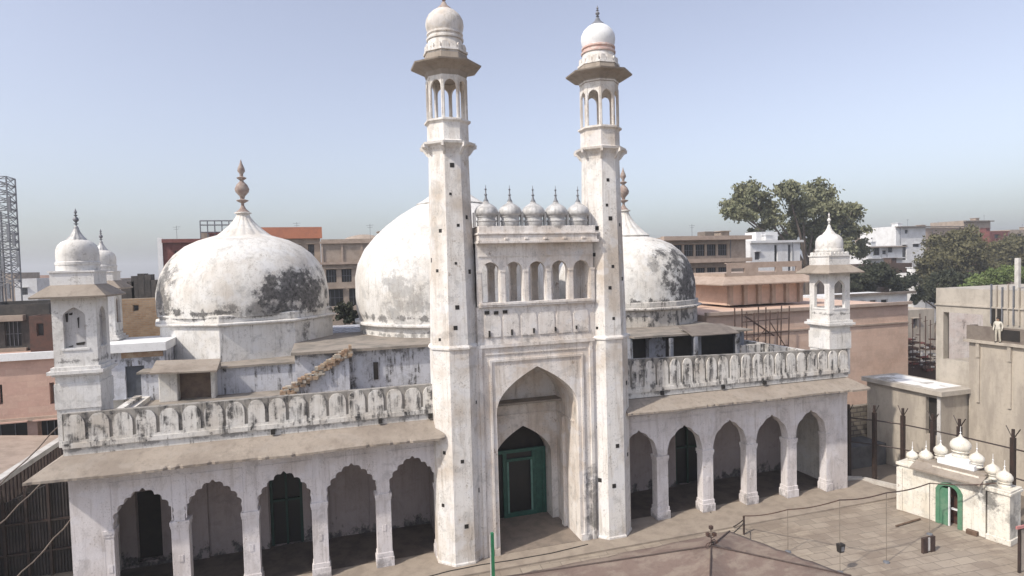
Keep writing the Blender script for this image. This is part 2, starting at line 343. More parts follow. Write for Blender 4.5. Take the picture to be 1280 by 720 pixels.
# ================================================================== THE MOSQUE
mosque=empty('mosque',(11,0,0)); tag(mosque,'large weathered white mosque with three domes, two tall minarets and arcaded wings','mosque')
LX0,LX1,RX0,RX1=-11.33,5.75,16.3,33.3
YI=4.5
def wing(x0,x1,centers,prof,endpiers,name_label,doors,niches=()):
    mb=MB(); T=TY(0)
    edges=[x0]+[(centers[i]+centers[i+1])/2 for i in range(len(centers)-1)]+[x1]
    edges[0]=centers[0]-1.63 if endpiers[0] else x0
    edges[-1]=centers[-1]+1.63 if endpiers[1] else x1
    if endpiers[0]: mb.box(x0,edges[0],0,.6,.13,7.6)
    if endpiers[1]: mb.box(edges[-1],x1,0,.6,.13,7.6)
    w=prof[-1][0]
    for i,c in enumerate(centers):
        # spandrel above the springing, carried by the columns
        P=[(c+x,4.0+z) for x,z in prof]
        l,r=edges[i],edges[i+1]
        poly=[(l,4.0)]+P+[(r,4.0),(r,7.6),(l,7.6)]
        for d in (0,.6): mb.face([T(u,z,d) for u,z in poly])
        for k in range(len(P)-1): mb.face([T(*P[k],0),T(*P[k+1],0),T(*P[k+1],.6),T(*P[k],.6)])
        mb.face([T(l,4.0,0),T(P[0][0],4.0,0),T(P[0][0],4.0,.6),T(l,4.0,.6)]); mb.face([T(r,4.0,0),T(P[-1][0],4.0,0),T(P[-1][0],4.0,.6),T(r,4.0,.6)])
        # thin raised frame round each arch
        for a,b in ((l+.28,l+.33),(r-.33,r-.28)): mb.box(a,b,-.025,0,4.1,6.22)
        mb.box(l+.33,r-.33,-.025,0,6.17,6.22)
    mb.box(x0,x1,-.04,0,6.45,6.6)
    o=mb.build('arcade_wall',ARCADE,mosque); o['label']=name_label
    # columns
    cols=edges[(0 if not endpiers[0] else 0):]
    for i,e in enumerate(edges):
        a=e-(.0 if (i==0 and not endpiers[0]) else (1.63-w)); b=e+(.0 if (i==len(edges)-1 and not endpiers[1]) else (1.63-w))
        if i==0: a=max(a,edges[0]) if endpiers[0] else e
        if i==len(edges)-1: b=min(b,edges[-1])
        if i==0 and endpiers[0]: a=e-.0
        cb=MB(); k=.0
        cb.box(a+k,b-k,.003,.597,.13,3.96)
        cb.box(a-.05,b+.05,-.06,.66,3.80,3.998); cb.box(a-.025,b+.025,-.03,.63,3.66,3.80)
        cb.box(a-.08,b+.08,-.09,.69,.13,.62); cb.box(a-.04,b+.04,-.045,.645,.62,.86)
        cb.box((a+b)/2-.1,(a+b)/2+.1,-.02,.003,2.0,2.35)
        cb.build('column',ARCADE,mosque,bevel=.03)
    # inner room: back wall, ceiling, end walls
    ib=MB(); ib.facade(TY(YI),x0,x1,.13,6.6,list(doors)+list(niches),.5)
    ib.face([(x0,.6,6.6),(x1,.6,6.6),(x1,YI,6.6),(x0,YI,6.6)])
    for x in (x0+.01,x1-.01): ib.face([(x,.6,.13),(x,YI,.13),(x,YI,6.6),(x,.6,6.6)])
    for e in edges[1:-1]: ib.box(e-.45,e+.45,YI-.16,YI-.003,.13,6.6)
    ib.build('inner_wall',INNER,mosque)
    for h in niches:
        nb=MB(); nb.box(h[0],h[1],YI+.45,YI+.5,h[2],h[3]); nb.build('niche',HOLE,mosque)
    for h in doors:
        a,b,c,d=h; db=MB(); T2=TY(YI+.15)
        for u0,u1,z0,z1 in ((a,a+.16,c,d),(b-.16,b,c,d),(a+.16,b-.16,d-.16,d),((a+b)/2-.06,(a+b)/2+.06,c,d-.16),(a+.16,b-.16,c+2.5,c+2.62)): db.box(u0,u1,YI+.1,YI+.25,z0,z1)
        dd=db.build('door',GREEND,mosque); pb=MB(); pb.box(a,b,YI+.27,YI+.3,c,d); pb.build('door_panel',GLASSD,dd)
    return edges
capz=4.0
LC=[-8.4,-5.42,-2.2,1.06,4.18]; RC=[17.62,20.75,24.0,27.2,30.28]
profL=cusped(1.25,1.74,5,.30,.42); profR=cusped(1.25,1.66,3,.12,.42)
wing(LX0,LX1,LC,profL,(1,0),'left wing wall of five deeply cusped arches',[(-3.3,-1.55,.13,5.4)],[(-9.95,-8.75,.4,4.2)])
wing(RX0,RX1,RC,profR,(0,1),'right wing wall of five gently cusped pointed arches',[(22.9,25.0,.13,5.4)])
# side walls and the roof terrace
mb=MB(); mb.box(LX0,LX0+.6,.6,30,0,8); mb.box(RX1-.6,RX1,.6,30,0,8); mb.box(LX0,RX1,29.4,30,0,8); mb.build('side_wall',WHITE,mosque)
mb=MB(); mb.box(LX0+.02,LX1,.05,29.9,7.6,7.72); mb.box(LX1,RX0,1.5,29.9,7.6,7.72); mb.box(RX0,RX1-.02,.05,29.9,7.6,7.72); mb.build('roof_terrace',ROOFT,mosque)
# eaves: sloping stone chhajja, hipped at the outer end
def eave(x0,x1,hip0,hip1,zo,zi,out,label,m=EAVE,jit=.02):
    n=110; mb=MB(); top=[];edge=[];und=[];bk=[]
    rnd=random.Random(3)
    for i in range(n+1):
        t=i/n; xi=x0+(x1-x0)*t; xo=(x0-hip0)+(x1+hip1-x0+hip0)*t; j=rnd.uniform(-jit,jit)+(rnd.uniform(.04,.11) if rnd.random()<.10 else 0)
        top.append((xi,0,zi)); edge.append((xo,-out+j,zo+.03*math.sin(xo*.9)))
    for i in range(n):
        a,b,c,d=top[i],top[i+1],edge[i+1],edge[i]; dz=Vector((0,0,-.1)); lo=lambda p:(p[0],p[1],p[2]-.11)
        
        me_=lambda p,q,xs: (q[0]*.88+p[0]*.12, -out*.88, p[2]*.12+q[2]*.88)
        e1,e2=me_(a,d,0),me_(b,c,0)
        mb.face([a,b,e2,e1]); mb.face([e1,e2,c,d]); mb.face([d,c,lo(c),lo(d)]); mb.face([lo(a),lo(b),lo(c),lo(d)])
    for e,hip,s in ((0,hip0,-1),(-1,hip1,1)):
        t0,e0=top[e],edge[e]; lo=lambda p:(p[0],p[1],p[2]-.11)
        if hip>0:
            bk1=(t0[0],9,zi); bk2=(e0[0],9,zo)
            mb.face([t0,e0,bk2,bk1]); mb.face([e0,lo(e0),lo(bk2),bk2]); mb.face([lo(t0),lo(e0),lo(bk2),lo(bk1)]); mb.face([bk1,bk2,lo(bk2),lo(bk1)])
        else: mb.face([t0,e0,lo(e0),lo(t0)])
    # stone brackets under the edge
    o=mb.build('eave',m,mosque); o['label']=label
    return o
eave(LX0-.15,LX1,1.05,0,6.98,7.66,1.3,'left sloping stone eave hipped at its outer end')
eave(RX0,RX1,0,.75,7.10,7.62,1.25,'right sloping stone eave')
# parapets with merlon reliefs
def merlon(w,h):
    return [(-w,0),(-w,h*.55)]+[(-w*math.cos(a)**.8 if math.cos(a)>0 else 0, h*.55+h*.45*math.sin(a)**.9) for a in [R(q) for q in (15,30,45,60,75)]]+[(0,h)]+[(w*math.cos(a)**.8, h*.55+h*.45*math.sin(a)**.9) for a in [R(q) for q in (75,60,45,30,15)]]+[(w,h*.55),(w,0)]
def parapet(x0,x1,zf,label,step,spouts):
    mb=MB()
    def seg(z0f,z1f,y0,y1,m):
        a0,a1,b0,b1=z0f(x0),z1f(x0),z0f(x1),z1f(x1)
        v=[(x0,y0,a0),(x1,y0,b0),(x1,y1,b0),(x0,y1,a0),(x0,y0,a1),(x1,y0,b1),(x1,y1,b1),(x0,y1,a1)]
        n=len(mb.v); mb.v+=v
        for f in ((0,1,2,3),(4,5,6,7),(0,1,5,4),(1,2,6,5),(2,3,7,6),(3,0,4,7)): mb.f.append(tuple(n+i for i in f)); mb.m.append(m)
    seg(lambda x:7.66,lambda x:8.0,.0,.45,2)
    seg(lambda x:8.0,lambda x:8.22+.0*x,-.09,.5,0)
    seg(lambda x:8.22,lambda x:8.34,-.04,.45,0)
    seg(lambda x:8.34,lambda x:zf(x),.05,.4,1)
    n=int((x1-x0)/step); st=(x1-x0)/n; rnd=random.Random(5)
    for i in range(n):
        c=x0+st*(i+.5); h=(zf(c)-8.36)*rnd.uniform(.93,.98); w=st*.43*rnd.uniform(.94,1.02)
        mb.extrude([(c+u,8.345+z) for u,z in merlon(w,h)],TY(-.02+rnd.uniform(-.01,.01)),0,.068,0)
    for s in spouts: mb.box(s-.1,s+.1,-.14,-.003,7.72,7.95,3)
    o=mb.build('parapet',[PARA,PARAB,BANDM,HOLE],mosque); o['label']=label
    return o
parapet(LX0-.12,LX1,lambda x:9.53+.03*math.sin(x),'left roof parapet with row of rounded merlon reliefs',.93,[-2.6,2.6,5.2])
parapet(RX0,RX1+.1,lambda x:10.0-.45*(x-16.6)/16.8,'right roof parapet with row of narrow stained merlon reliefs',.82,[19.2,23.5,26.6])
for bb in ((LX0-.12,LX0+.28,.5,11,7.66,8.2),(RX1-.3,RX1+.1,.5,18,7.66,9.0),(30.5,RX1-.3,7.6,7.9,7.7,9.0)):
    mb=MB(); mb.box(*bb); mb.build('side_parapet',PARA,mosque)

# ---- minarets
def minaret(cx,cy,label,redband,domer,seed):
    r0=1.25; RT=.99; dzb=-.3; dze=-.28 if cx<10 else -.12
    mb=MB()
    octp(mb,cx,cy,[(r0+.05,.03),(r0+.05,.22),(r0+.0,.28),(r0,.6),(r0-.02,11.42)])
    octp(mb,cx,cy,[(r0-.02,11.42),(r0+.06,11.46),(r0+.06,11.55),(r0-.03,11.66)])
    octp(mb,cx,cy,[(r0-.06,11.66),(RT,21.55),(RT,21.75)])
    rnd=random.Random(seed)
    for k,zs in ((0,(2.6,5.9,12.4,14.2,15.6,17.6,19.0,20.9)),(7,(3.6,6.4,12.3,15.6,17.2)),(1,(4.2,9.0,15.2,17.9)),(6,(16,))):
        for z in zs:
            z+=rnd.uniform(-.6,.6); rr=(r0-.02*(z-.6)/10.8) if z<11.5 else (r0-.06+(RT-r0+.06)*(z-11.66)/9.9)
            T=oct_T(cx,cy,rr,k); s=rnd.uniform(.06,.115); u=rnd.uniform(-.18,.2)
            mb.extrude([(u-s,z-s),(u+s,z-s),(u+s,z+s*1.1),(u-s,z+s*1.1)],T,-.012,.05,1)
    sh=mb.build('minaret',[MINAR,HOLE],mosque); sh['label']=label
    # balcony with brackets
    b=MB(); octp(b,cx,cy,[(RT,21.55),(1.04,21.8),(1.16,21.96),(1.33,22.05),(1.36,22.17),(1.14,22.22),(.98,22.3)])
    for k in range(8):
        a=-math.pi/2+math.pi/8+k*math.pi/4; c,s_=math.cos(a),math.sin(a)
        pts=[(1.04,21.5),(1.18,21.62),(1.36,21.86),(1.50,21.90),(1.52,22.08),(1.04,22.08)]
        T=lambda u,z,d: (cx+c*u-s_*(d-.06), cy+s_*u+c*(d-.06), z)
        b.extrude(pts,T,0,.12)
    b.build('balcony',MINAR,sh)
    l=MB(); octp(l,cx,cy,[(1.03,22.2),(1.02,23.15),(1.06,23.2),(1.15,23.26),(1.15,23.35),(1.0,23.40)])
    prof=rounded(.31,.42,8); hw=1.0*math.tan(math.pi/8)
    for k in range(8):
        T=oct_T(cx,cy,1.0,k); arch_panel(l,T,-hw,hw,23.40,25.8,0,24.93,prof,0,.11)
        for q in (-.385,.345): l.extrude([(q,23.4),(q+.04,23.4),(q+.04,25.5),(q,25.5)],T,-.03,.0)
    octp(l,cx,cy,[(1.0,25.7),(1.02,25.8),(1.06,25.9)])
    l.build('lantern',MINAR,sh)
    v=MB(); octp(v,cx,cy,[(a_,z_+dze) for a_,z_ in ((1.0,25.85),(1.08,26.1),(1.3,26.28),(1.72,26.40),(1.75,26.47),(1.4,26.58),(1.1,26.68),(1.06,27.0))]); v.build('eave',EAVE,sh)
    d=MB(); octp(d,cx,cy,[(1.0,26.5),(1.0,26.82)],0); octp(d,cx,cy,[(1.1,26.82),(1.1,26.92)],0)
    for k in range(8):
        T=oct_T(cx,cy,.98,k)
        for q in (-.2,.2): d.extrude([(q+u*.17,26.92+z) for u,z in merlon(1,.34)],T,-.06,.02)
    d.lathe([(1.0,26.92),(.96,27.2),(.91,27.45),(.90,27.54)],32,cx,cy,0,0); d.lathe([(.97,27.54),(.98,27.63),(.93,27.67)],32,cx,cy,0,1 if redband else 0)
    d.lathe([(.88,27.67),(.88,27.78),(.95,27.82),(.95,27.9),(.88,27.94)],32,cx,cy,0,1 if redband else 0)
    D=domer
    d.lathe([(.86,27.92),(D*.96,28.12),(D,28.35),(D*.97,28.6),(D*.84,28.85),(D*.62,29.06),(D*.38,29.2),(.2,29.28)],32,cx,cy,0,2)
    d.build('cupola',[MINAR,PINKB if redband else MINAR,WHITEP if redband else MINAR],sh,smooth=35)
    f=MB(); f.lathe([(.48,29.12),(.36,29.26),(.18,29.42),(.09,29.6)],20,cx,cy,0,0); finial(f,cx,cy,29.5,.8,.13); f.build('finial',FINI if not redband else STEEL,sh,smooth=40)
    return sh
WHITEP=simple('fresh_white_paint',(.85,.85,.85),(.78,.78,.78),1)
minaret(6.6,-.1,'left minaret, beige lower face and weathered white cupola',False,1.0,1)
minaret(15.42,-.1,'right minaret, bright white cupola above faded red bands',True,.97,2)

# ---- portal block
PY=-.9
p=MB(); T=TY(PY); PX0,PX1=7.5,14.6
aprof=pointed(2.36,2.45,24,.46); AC=11.0
arch_panel(p,T,PX0,PX1,.05,11.5,AC,7.75,aprof,0,3.4)
p.face([(PX0,PY,11.5),(PX1,PY,11.5),(PX1,3.99,11.5),(PX0,3.99,11.5)])
# raised rectangular frame and the two edge strips
for x0,x1,z0,z1,d in ((8.30,8.42,.05,10.72,.07),(13.58,13.70,.05,10.72,.07),(8.42,13.58,10.60,10.72,.07),(7.72,7.9,.05,11.38,.1),(14.10,14.28,.05,11.38,.1)): p.box(x0,x1,PY-d,PY+.0,z0,z1)
p.box(7.72,14.4,PY-.12,PY,11.38,11.56); p.box(8.1,13.9,PY-.05,PY,11.0,11.08)
p.box(8.3,8.62,PY-.09,PY-.003,.05,.5); p.box(13.38,13.9,PY-.09,PY-.003,.05,.5)
# inner porch wall with its own arch
T2=TY(2.5); bprof=pointed(1.78,1.85,20,.5)
arch_panel(p,T2,8.62,13.4,.13,11.4,11.2,4.2,bprof,0.0,1.3)
p.box(8.63,13.37,2.44,2.5,6.7,6.82)
p.box(13.30,13.36,-.3,2.4,6.7,6.82)
p.box(13.18,13.36,1.1,1.5,.13,6.7)
pt=p.build('portal',PORTAL,mosque); pt['label']='tall central portal with deep pointed arch'
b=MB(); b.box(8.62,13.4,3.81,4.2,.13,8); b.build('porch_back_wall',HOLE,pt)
b=MB(); b.box(8.5,13.5,-.9,3.8,.03,.15); b.build('porch_floor',simple('porch_stone',(.27,.22,.18),(.2,.165,.135),1.5),pt)
# green door
dr=MB(); Y=3.45
for a,c_,z0,z1 in ((9.42,9.62,.15,4.35),(12.7,12.95,.15,4.35),(9.62,12.7,4.15,4.35),(10.15,10.4,.15,4.15),(12.05,12.28,.15,4.15),(10.4,12.05,3.62,3.78),(10.4,12.05,.15,.42)): dr.box(a,c_,Y,Y+.14,z0,z1)
dr.box(12.3,12.7,Y+.05,Y+.12,.15,4.15)
dd=dr.build('door',GREEN,pt,bevel=.012); dd['label']='green framed door inside the portal'
b=MB(); b.box(9.6,12.3,Y+.15,Y+.18,.15,4.2); b.build('door_panel',GLASSD,dd)
b=MB(); b.box(10.4,10.52,Y-.03,Y+.02,.42,3.62); b.box(11.93,12.05,Y-.03,Y+.02,.42,3.62); b.build('door_frame',simple('pale_green_trim',(.16,.30,.25),(.10,.22,.18),2),dd)
# upper storey: panel, gallery, cornice
u=MB(); u.box(7.72,14.5,PY+.02,PY+.6,11.56,13.55); u.box(7.8,14.45,PY-.14,PY+.6,13.55,13.66); u.box(7.86,14.4,PY-.2,PY+.6,13.66,13.78)
for i in range(6):
    c=8.55+i*1.02; u.extrude([(c+q,11.95+z) for q,z in merlon(.45,1.4)],TY(PY-.03),0,.055)
for i in range(5): u.box(8.3+i*1.25,8.38+i*1.25,PY-.10,PY-.035,11.95+.04*i,12.3,1)
for x,z in ((8.25,13.25),(8.75,13.22),(9.25,13.25)): u.box(x-.12,x+.12,PY-.06,PY+.02,z-.08,z+.1,1)
u.build('portal_panel',[PORTAL,HOLE],pt)
ga=MB(); gp_=rounded(.47,.50,10)
for yy,th in ((PY+.0,.32),(PY+2.2,.3)):
    for i in range(5):
        c=8.52+i*1.305; l=7.72 if i==0 else c-.6525; r=14.45 if i==4 else c+.6525
        arch_panel(ga,TY(yy),l,r,13.62,16.9,c,15.42,gp_,0,th)
for i in range(6):
    c=8.52+(i-.5)*1.305
    ga.box(c-.12,c+.12,PY-.05,PY,13.62,15.4); ga.box(c-.15,c+.15,PY-.08,PY,15.38,15.5)
ga.box(7.86,14.4,PY-.05,PY,16.22,16.3)
ga.box(7.72,7.95,PY+.32,PY+2.2,13.62,16.9); ga.box(14.22,14.45,PY+.32,PY+2.2,13.62,16.9)
ga.box(7.72,14.45,PY+.6,PY+2.5,11.5,13.62); ga.box(7.72,14.45,PY+.32,PY+2.2,16.7,16.9)
ga.build('gallery',PORTAL,pt)
co_=MB(); co_.box(7.74,14.62,PY-.5,PY+2.6,16.9,17.04); co_.box(7.8,14.55,PY-.42,PY+2.6,17.04,17.36); co_.box(7.74,14.62,PY-.48,PY+2.6,17.36,17.46); co_.box(7.85,14.5,PY-.3,PY+2.5,17.46,17.82)
for i in range(5): co_.box(9.2+i*1.1,9.4+i*1.1,PY-.52,PY-.3,17.08,17.2)
co_.build('cornice',PORTAL,pt,bevel=.02)
for i in range(5):
    cx=8.42+i*1.32; cy=-.7; m_=MB()
    m_.lathe([(.46,17.8),(.50,17.84),(.50,18.05),(.54,18.08),(.54,18.14),(.48,18.17),(.48,18.3),(.53,18.32),(.53,18.36),(.47,18.38)],28,cx,cy)
    mod=lambda a,z:1+.025*abs(math.cos(a*9))
    m_.lathe([(.5,18.35),(.59,18.43),(.62,18.54),(.60,18.68),(.51,18.83),(.36,18.95),(.18,19.05),(.1,19.2)],72,cx,cy,mod=mod)
    q=m_.build('cupola',CUPO,pt,smooth=50); f=MB(); f.lathe([(.15,19.16),(.07,19.3),(.045,19.45),(.09,19.5),(.04,19.56),(.03,19.75),(.07,19.79),(.02,19.85),(.01,20.02)],10,cx,cy); f.build('finial',STEEL,q,smooth=40)
for i in range(6):
    cx=8.42+(i-.5)*1.32; m_=MB(); m_.box(cx-.07,cx+.07,-.8,-.6,17.8,18.55); m_.build('merlon_post',WHITE,pt)

# ---- halls behind
h=MB(); h.box(-11.2,-1.9,11.6,29,7.7,9.45); h.box(-1.9,7.6,9.6,29,7.7,10.3); h.box(14.4,22,9,29,7.7,10.3); h.box(7.6,14.4,4.0,29,7.7,11.0)
h.build('hall_wall',HALLW,mosque)
h=MB(); h.box(-2.1,7.9,9.2,20,10.3,10.48); h.box(-11.4,-1.9,11.4,29,9.45,9.58); h.box(7.6,21,9.2,29,10.3,10.48); h.build('roof_slab',ROOFT,mosque)
h=MB(); h.box(3.05,3.35,9.48,9.6,8.3,9.45); h.build('slit_window',HOLE,mosque)
# broken brick stair climbing left block to middle block
st=MB(); rnd=random.Random(21)
for i in range(11):
    x=-2.6+i*.37; z=8.0+i*.235; st.box(x,x+.37,9.0,9.58,7.75,z,2)
for i in range(150):
    t_=rnd.random(); x=-2.7+t_*4.3; z=7.9+t_*2.6+rnd.uniform(-.35,.22); a_=rnd.uniform(.07,.2); b_=rnd.uniform(.05,.12); st.box(x-a_,x+a_,8.8+rnd.uniform(-.1,.15),9.3,z-b_,z+b_,rnd.choice((0,0,1)))
st.build('stair',[BRICKS,simple('pale_rubble',(.50,.45,.38),(.36,.31,.25),2),HALLW],mosque)
# doorway hood below left drum
hd=MB(); hd.box(-10.0,-8.95,10.6,11.6,7.7,9.65); hood=hd.build('doorway_pier',WHITE,mosque,bevel=.05)
hd=MB(); hd.box(-7.05,-6.8,10.6,11.6,7.7,9.5); hd.build('doorway_pier',WHITE,mosque,bevel=.05)
hd=MB(); hd.box(-8.95,-7.05,11.3,11.59,7.7,9.6); hd.build('doorway_recess',simple('brown_recess',(.20,.14,.10),(.13,.09,.07),2),hood)
hd=MB(); hd.loft([[(-10.3,9.9,9.62),(-6.55,9.9,9.5),(-6.55,11.6,9.5),(-10.3,11.6,9.62)],[(-10.3,9.9,9.72),(-6.55,9.9,9.6),(-6.55,11.6,10.1),(-10.3,11.6,10.25)]]); hd.build('hood',EAVE,hood)
# right block, dark and dilapidated, behind right parapet
h=MB(); h.facade(TY(9),22,32.2,7.7,10.0,[(22.2,23.6,7.9,9.9),(25.0,27.7,7.8,9.85),(28.2,31.6,7.8,9.8)],.6); h.box(22,32.2,9.6,29,7.7,10.0)
h.build('hall_wall',DARKW,mosque)
for a,b in ((22.2,23.6),(25.0,27.7),(28.2,31.6)):
    h=MB(); h.box(a,b,9.55,9.59,7.8,9.9); h.build('dark_opening',HOLE,mosque)
h=MB(); h.box(21.9,32.4,8.2,20,10.0,10.14); h.build('roof_slab',ROOFT,mosque)
h=MB(); h.loft([[(26.2,7.2,10.02),(30.4,7.2,10.02),(30.9,10,10.45),(26.8,10,10.45)],[(26.2,7.2,10.08),(30.4,7.2,10.08),(30.9,10,10.52),(26.8,10,10.52)]]); h.build('tin_canopy',CONCD,mosque)
for x in (24.4,26.5,30.2):
    h=MB(); h.box(x-.12,x+.12,7.1,7.35,7.7,10.0); h.build('post',DARKW,mosque)

# ---- domes
def dome(cx,cy,prof,mat,lot0,lot1,fin,label,drumfn,rib=16):
    mb=MB(); mb.lathe(prof,64,cx,cy)
    # uneven hand-made surface
    o=mb.build('dome',mat,mosque,smooth=50); o['label']=label
    tx=bpy.data.textures.get('lumps') or bpy.data.textures.new('lumps','CLOUDS'); tx.noise_scale=1.6
    dm=o.modifiers.new('lumps','DISPLACE'); dm.texture=tx; dm.strength=.16; dm.mid_level=.5; dm.texture_coords='GLOBAL'
    l=MB(); (r0,z0),(r1,z1)=lot0,lot1
    P=[(r0*1.0,z0-.10),(r0*1.04,z0),(r0*.98,z0+.06)]
    for k in range(1,11):
        t=k/10; P.append((r1+(r0*.95-r1)*(1-t)**1.55, z0+.06+(z1-z0)*t))
    l.lathe(P,rib*8,cx,cy,mod=lambda a,z:1+.055*abs(math.cos(a*rib/2))*(1 if z>z0+.05 else .3)-.02)
    l.lathe([(r1*1.5,z1-.02),(r1*1.5,z1+.06),(r1,z1+.12)],24,cx,cy)
    l.build('lotus_cap',mat,o,smooth=60)
    f=MB(); finial(f,cx,cy,z1+.1,fin-z1-.1,.42*fin_k); f.build('finial',FINI,o,smooth=50)
    d=drumfn(); d.build('drum',DRUM if cx<0 else (DRUMR if cx>20 else mat),o,bevel=.03)
    return o
fin_k=1.35
def ngon_drum(cx,cy,r,rot,parts,n=8):
    def fn():
        mb=MB()
        for prof in parts: mb.lathe([(r*k,z) for k,z in prof],n,cx,cy,rot)
        return mb
    return fn
pl=[(6.2,12.6),(6.22,13.3),(6.2,14.3),(6.08,15.0),(5.86,15.7),(5.5,16.4),(4.95,17.1),(4.2,17.72),(3.3,18.15),(2.5,18.38),(1.8,18.6),(.5,18.9)]
dome(-5.75,20,pl,DOMEL,(2.25,18.35),(.42,20.3),24.5,'left dome with black mildew on its right side',
   ngon_drum(-5.75,20,6.6,R(-100),[[(.985,9.3),(.985,12.0)],[(1.0,12.0),(1.03,12.1),(1.03,12.22),(1,12.26)],[(.985,12.26),(.985,12.75),(.955,12.8)]]))
pr=[(x*1.03,z-.45) for x,z in pl]; pr[-1]=(.5,18.8)
dome(27.45,20,pr,DOMER,(2.3,18.15),(.42,20.5),24.6,'right dome, its right flank black and flaking',
   ngon_drum(27.45,20,6.75,R(-100),[[(.97,9.3),(.97,11.5)],[(1.0,11.5),(1.03,11.6),(1.03,11.74),(1,11.8)],[(.985,11.8),(.985,12.2),(.95,12.25)]],16))
pm=[(8.0,11.5),(8.2,12.3),(8.28,13.5),(8.25,15.0),(8.0,16.1),(7.45,17.3),(6.6,18.3),(5.6,19.2),(4.4,20.1),(3.2,20.85),(2.2,21.3),(.8,21.6)]
dome(10.86,20,pm,DOMEM,(2.9,21.05),(.55,23.2),28.2,'largest middle dome behind the left minaret',
   ngon_drum(10.86,20,8.3,R(-100),[[(.97,9.8),(.97,11.2)],[(1.0,11.2),(1.02,11.28),(1.02,11.45),(.98,11.5)]],24))

# ---- corner kiosks
def kiosk(cx,cy,label,zb,filled,sc=1,dz=0,rdome=.86,inf=None):
    Z=lambda z:z+dz; h=.86*sc
    mb=MB(); mb.box(cx-h,cx+h,cy-h,cy+h,Z(zb),Z(11.25)); mb.box(cx-h-.05,cx+h+.05,cy-h-.05,cy+h+.05,Z(9.75),Z(10.9))
    for a,z0,z1 in ((.1,11.25,11.35),(.24,11.35,11.5),(.12,11.5,11.66)): mb.box(cx-h-a,cx+h+a,cy-h-a,cy+h+a,Z(z0),Z(z1))
    pf=pointed(.44*sc,.42,8,.55)
    for k in range(4):
        T=oct_T(cx,cy,h,k,4)
        arch_panel(mb,T,-h,h,Z(11.66),Z(15.0),0,Z(13.95),pf,0,.22,zbase=Z(12.5))
        mb.extrude([(-.56*sc,Z(12.4)),(.56*sc,Z(12.4)),(.56*sc,Z(12.48)),(-.56*sc,Z(12.48))],T,-.04,0)
        if filled: mb.face([T(-.44*sc,Z(12.5),.16),T(.44*sc,Z(12.5),.16),T(.44*sc,Z(14.4),.16),T(-.44*sc,Z(14.4),.16)],1)
    kb=mb.build('corner_kiosk',[KIOSK,inf or INF],mosque); kb['label']=label
    if filled and sc==1:
        T=oct_T(cx,cy,h,0,4)
        for a,b,c,d in ((-.36,-.30,13.7,14.1),(-.22,-.12,14.0,14.12),(.0,.30,12.62,12.76),(-.3,-.16,12.56,12.62),(.1,.12,13.4,13.9)):
            q=MB(); q.extrude([(a,c),(b,c),(b+.03,d),(a-.02,d-.04)],T,.13,.159); q.build('broken_gap',HOLE,kb)
    e=MB()
    def sq(r,z): return [(cx-r,cy-r,Z(z)),(cx+r,cy-r,Z(z)),(cx+r,cy+r,Z(z)),(cx-r,cy+r,Z(z))]
    e.loft([sq(h+.02,14.86),sq(h+.60*sc,14.80),sq(h+.62*sc,14.88),sq(h+.10,15.32),sq(h-.02,15.4)]); e.build('eave',EAVE,kb)
    d=MB(); d.loft([sq(h*1.0,15.3),sq(h*1.0,15.95)]); d.loft([sq(h*1.07,15.95),sq(h*1.07,16.03)])
    if not filled:
        for k in range(4):
            T=oct_T(cx,cy,h*1.02,k,4)
            for q in range(5): d.extrude([((q-2)*.36*h+.15*h*u,Z(16.03)+z) for u,z in merlon(1,.22)],T,-.02,.06)
    r=rdome*sc; n=32
    d.lathe([(r*1.0,Z(16.0)),(r*1.0,Z(16.28)),(r*1.03,Z(16.3)),(r*1.03,Z(16.42)),(r*.97,Z(16.45)),(r*.99,Z(16.75)),(r*.97,Z(17.0)),(r*.88,Z(17.2)),(r*.70,Z(17.36)),(r*.45,Z(17.46)),(.2,Z(17.5))],n,cx,cy); d.build('cupola',KIOSK,kb,smooth=40)
    l=MB(); l.lathe([(r*.46,17.40),(r*.44,17.48),(r*.28,17.65),(r*.16,17.85),(.06,18.1)],64,cx,cy,mod=lambda a,z:1+.08*abs(math.cos(a*6)),z=dz); l.build('lotus_cap',CUPO if filled else KIOSK,kb,smooth=50)
    f=MB(); finial(f,cx,cy,Z(18.0),.92,.13); f.build('finial',STEEL if filled else KIOSK,kb,smooth=40)
    return kb
INF=plaster('infill_plaster', base=(.55,.53,.52), second=(.4,.38,.36), mild=.5, streak=.4, peel=.6, spots=.6)
kiosk(-10.83,1.1,'front left corner kiosk with walled-up arches',8.0,True)
kb=kiosk(32.85,1.0,'right corner kiosk with open arches and white dome',8.0,False,1,-.2)
kiosk(-14.3,16,'rear left corner kiosk',6.0,True,.95,.0,.88,simple('brown_infill',(.30,.23,.18),(.2,.15,.12),2))
mb=MB(); mb.box(-15.4,-13.1,14.8,17.2,0,10); mb.build('kiosk_base',KIOSK,mosque)
# rooftop room behind the left kiosk
rr=empty('rooftop_room',(-12.4,14,7.7)); tag(rr,'small whitewashed rooftop room with grey door between the left dome and kiosk','rooftop room')
mb=MB(); mb.facade(TY(13),-14.6,-10.1,7.66,10.75,[(-12.45,-11.35,7.72,9.8)],.3); mb.box(-14.6,-10.1,13.3,17,7.66,10.75); mb.build('wall',HALLW,rr)
mb=MB(); mb.box(-14.8,-9.95,12.6,17.2,10.75,11.3); mb.build('roof_slab',WHITEP,rr)
mb=MB(); mb.box(-12.45,-11.35,13.2,13.28,7.72,9.8); mb.build('door',simple('grey_door',(.10,.11,.13),(.07,.075,.09),2),rr)
mb=MB(); mb.box(-12.6,-10.2,12.92,12.99,10.35,10.7); mb.build('lintel',BRICKS,rr)

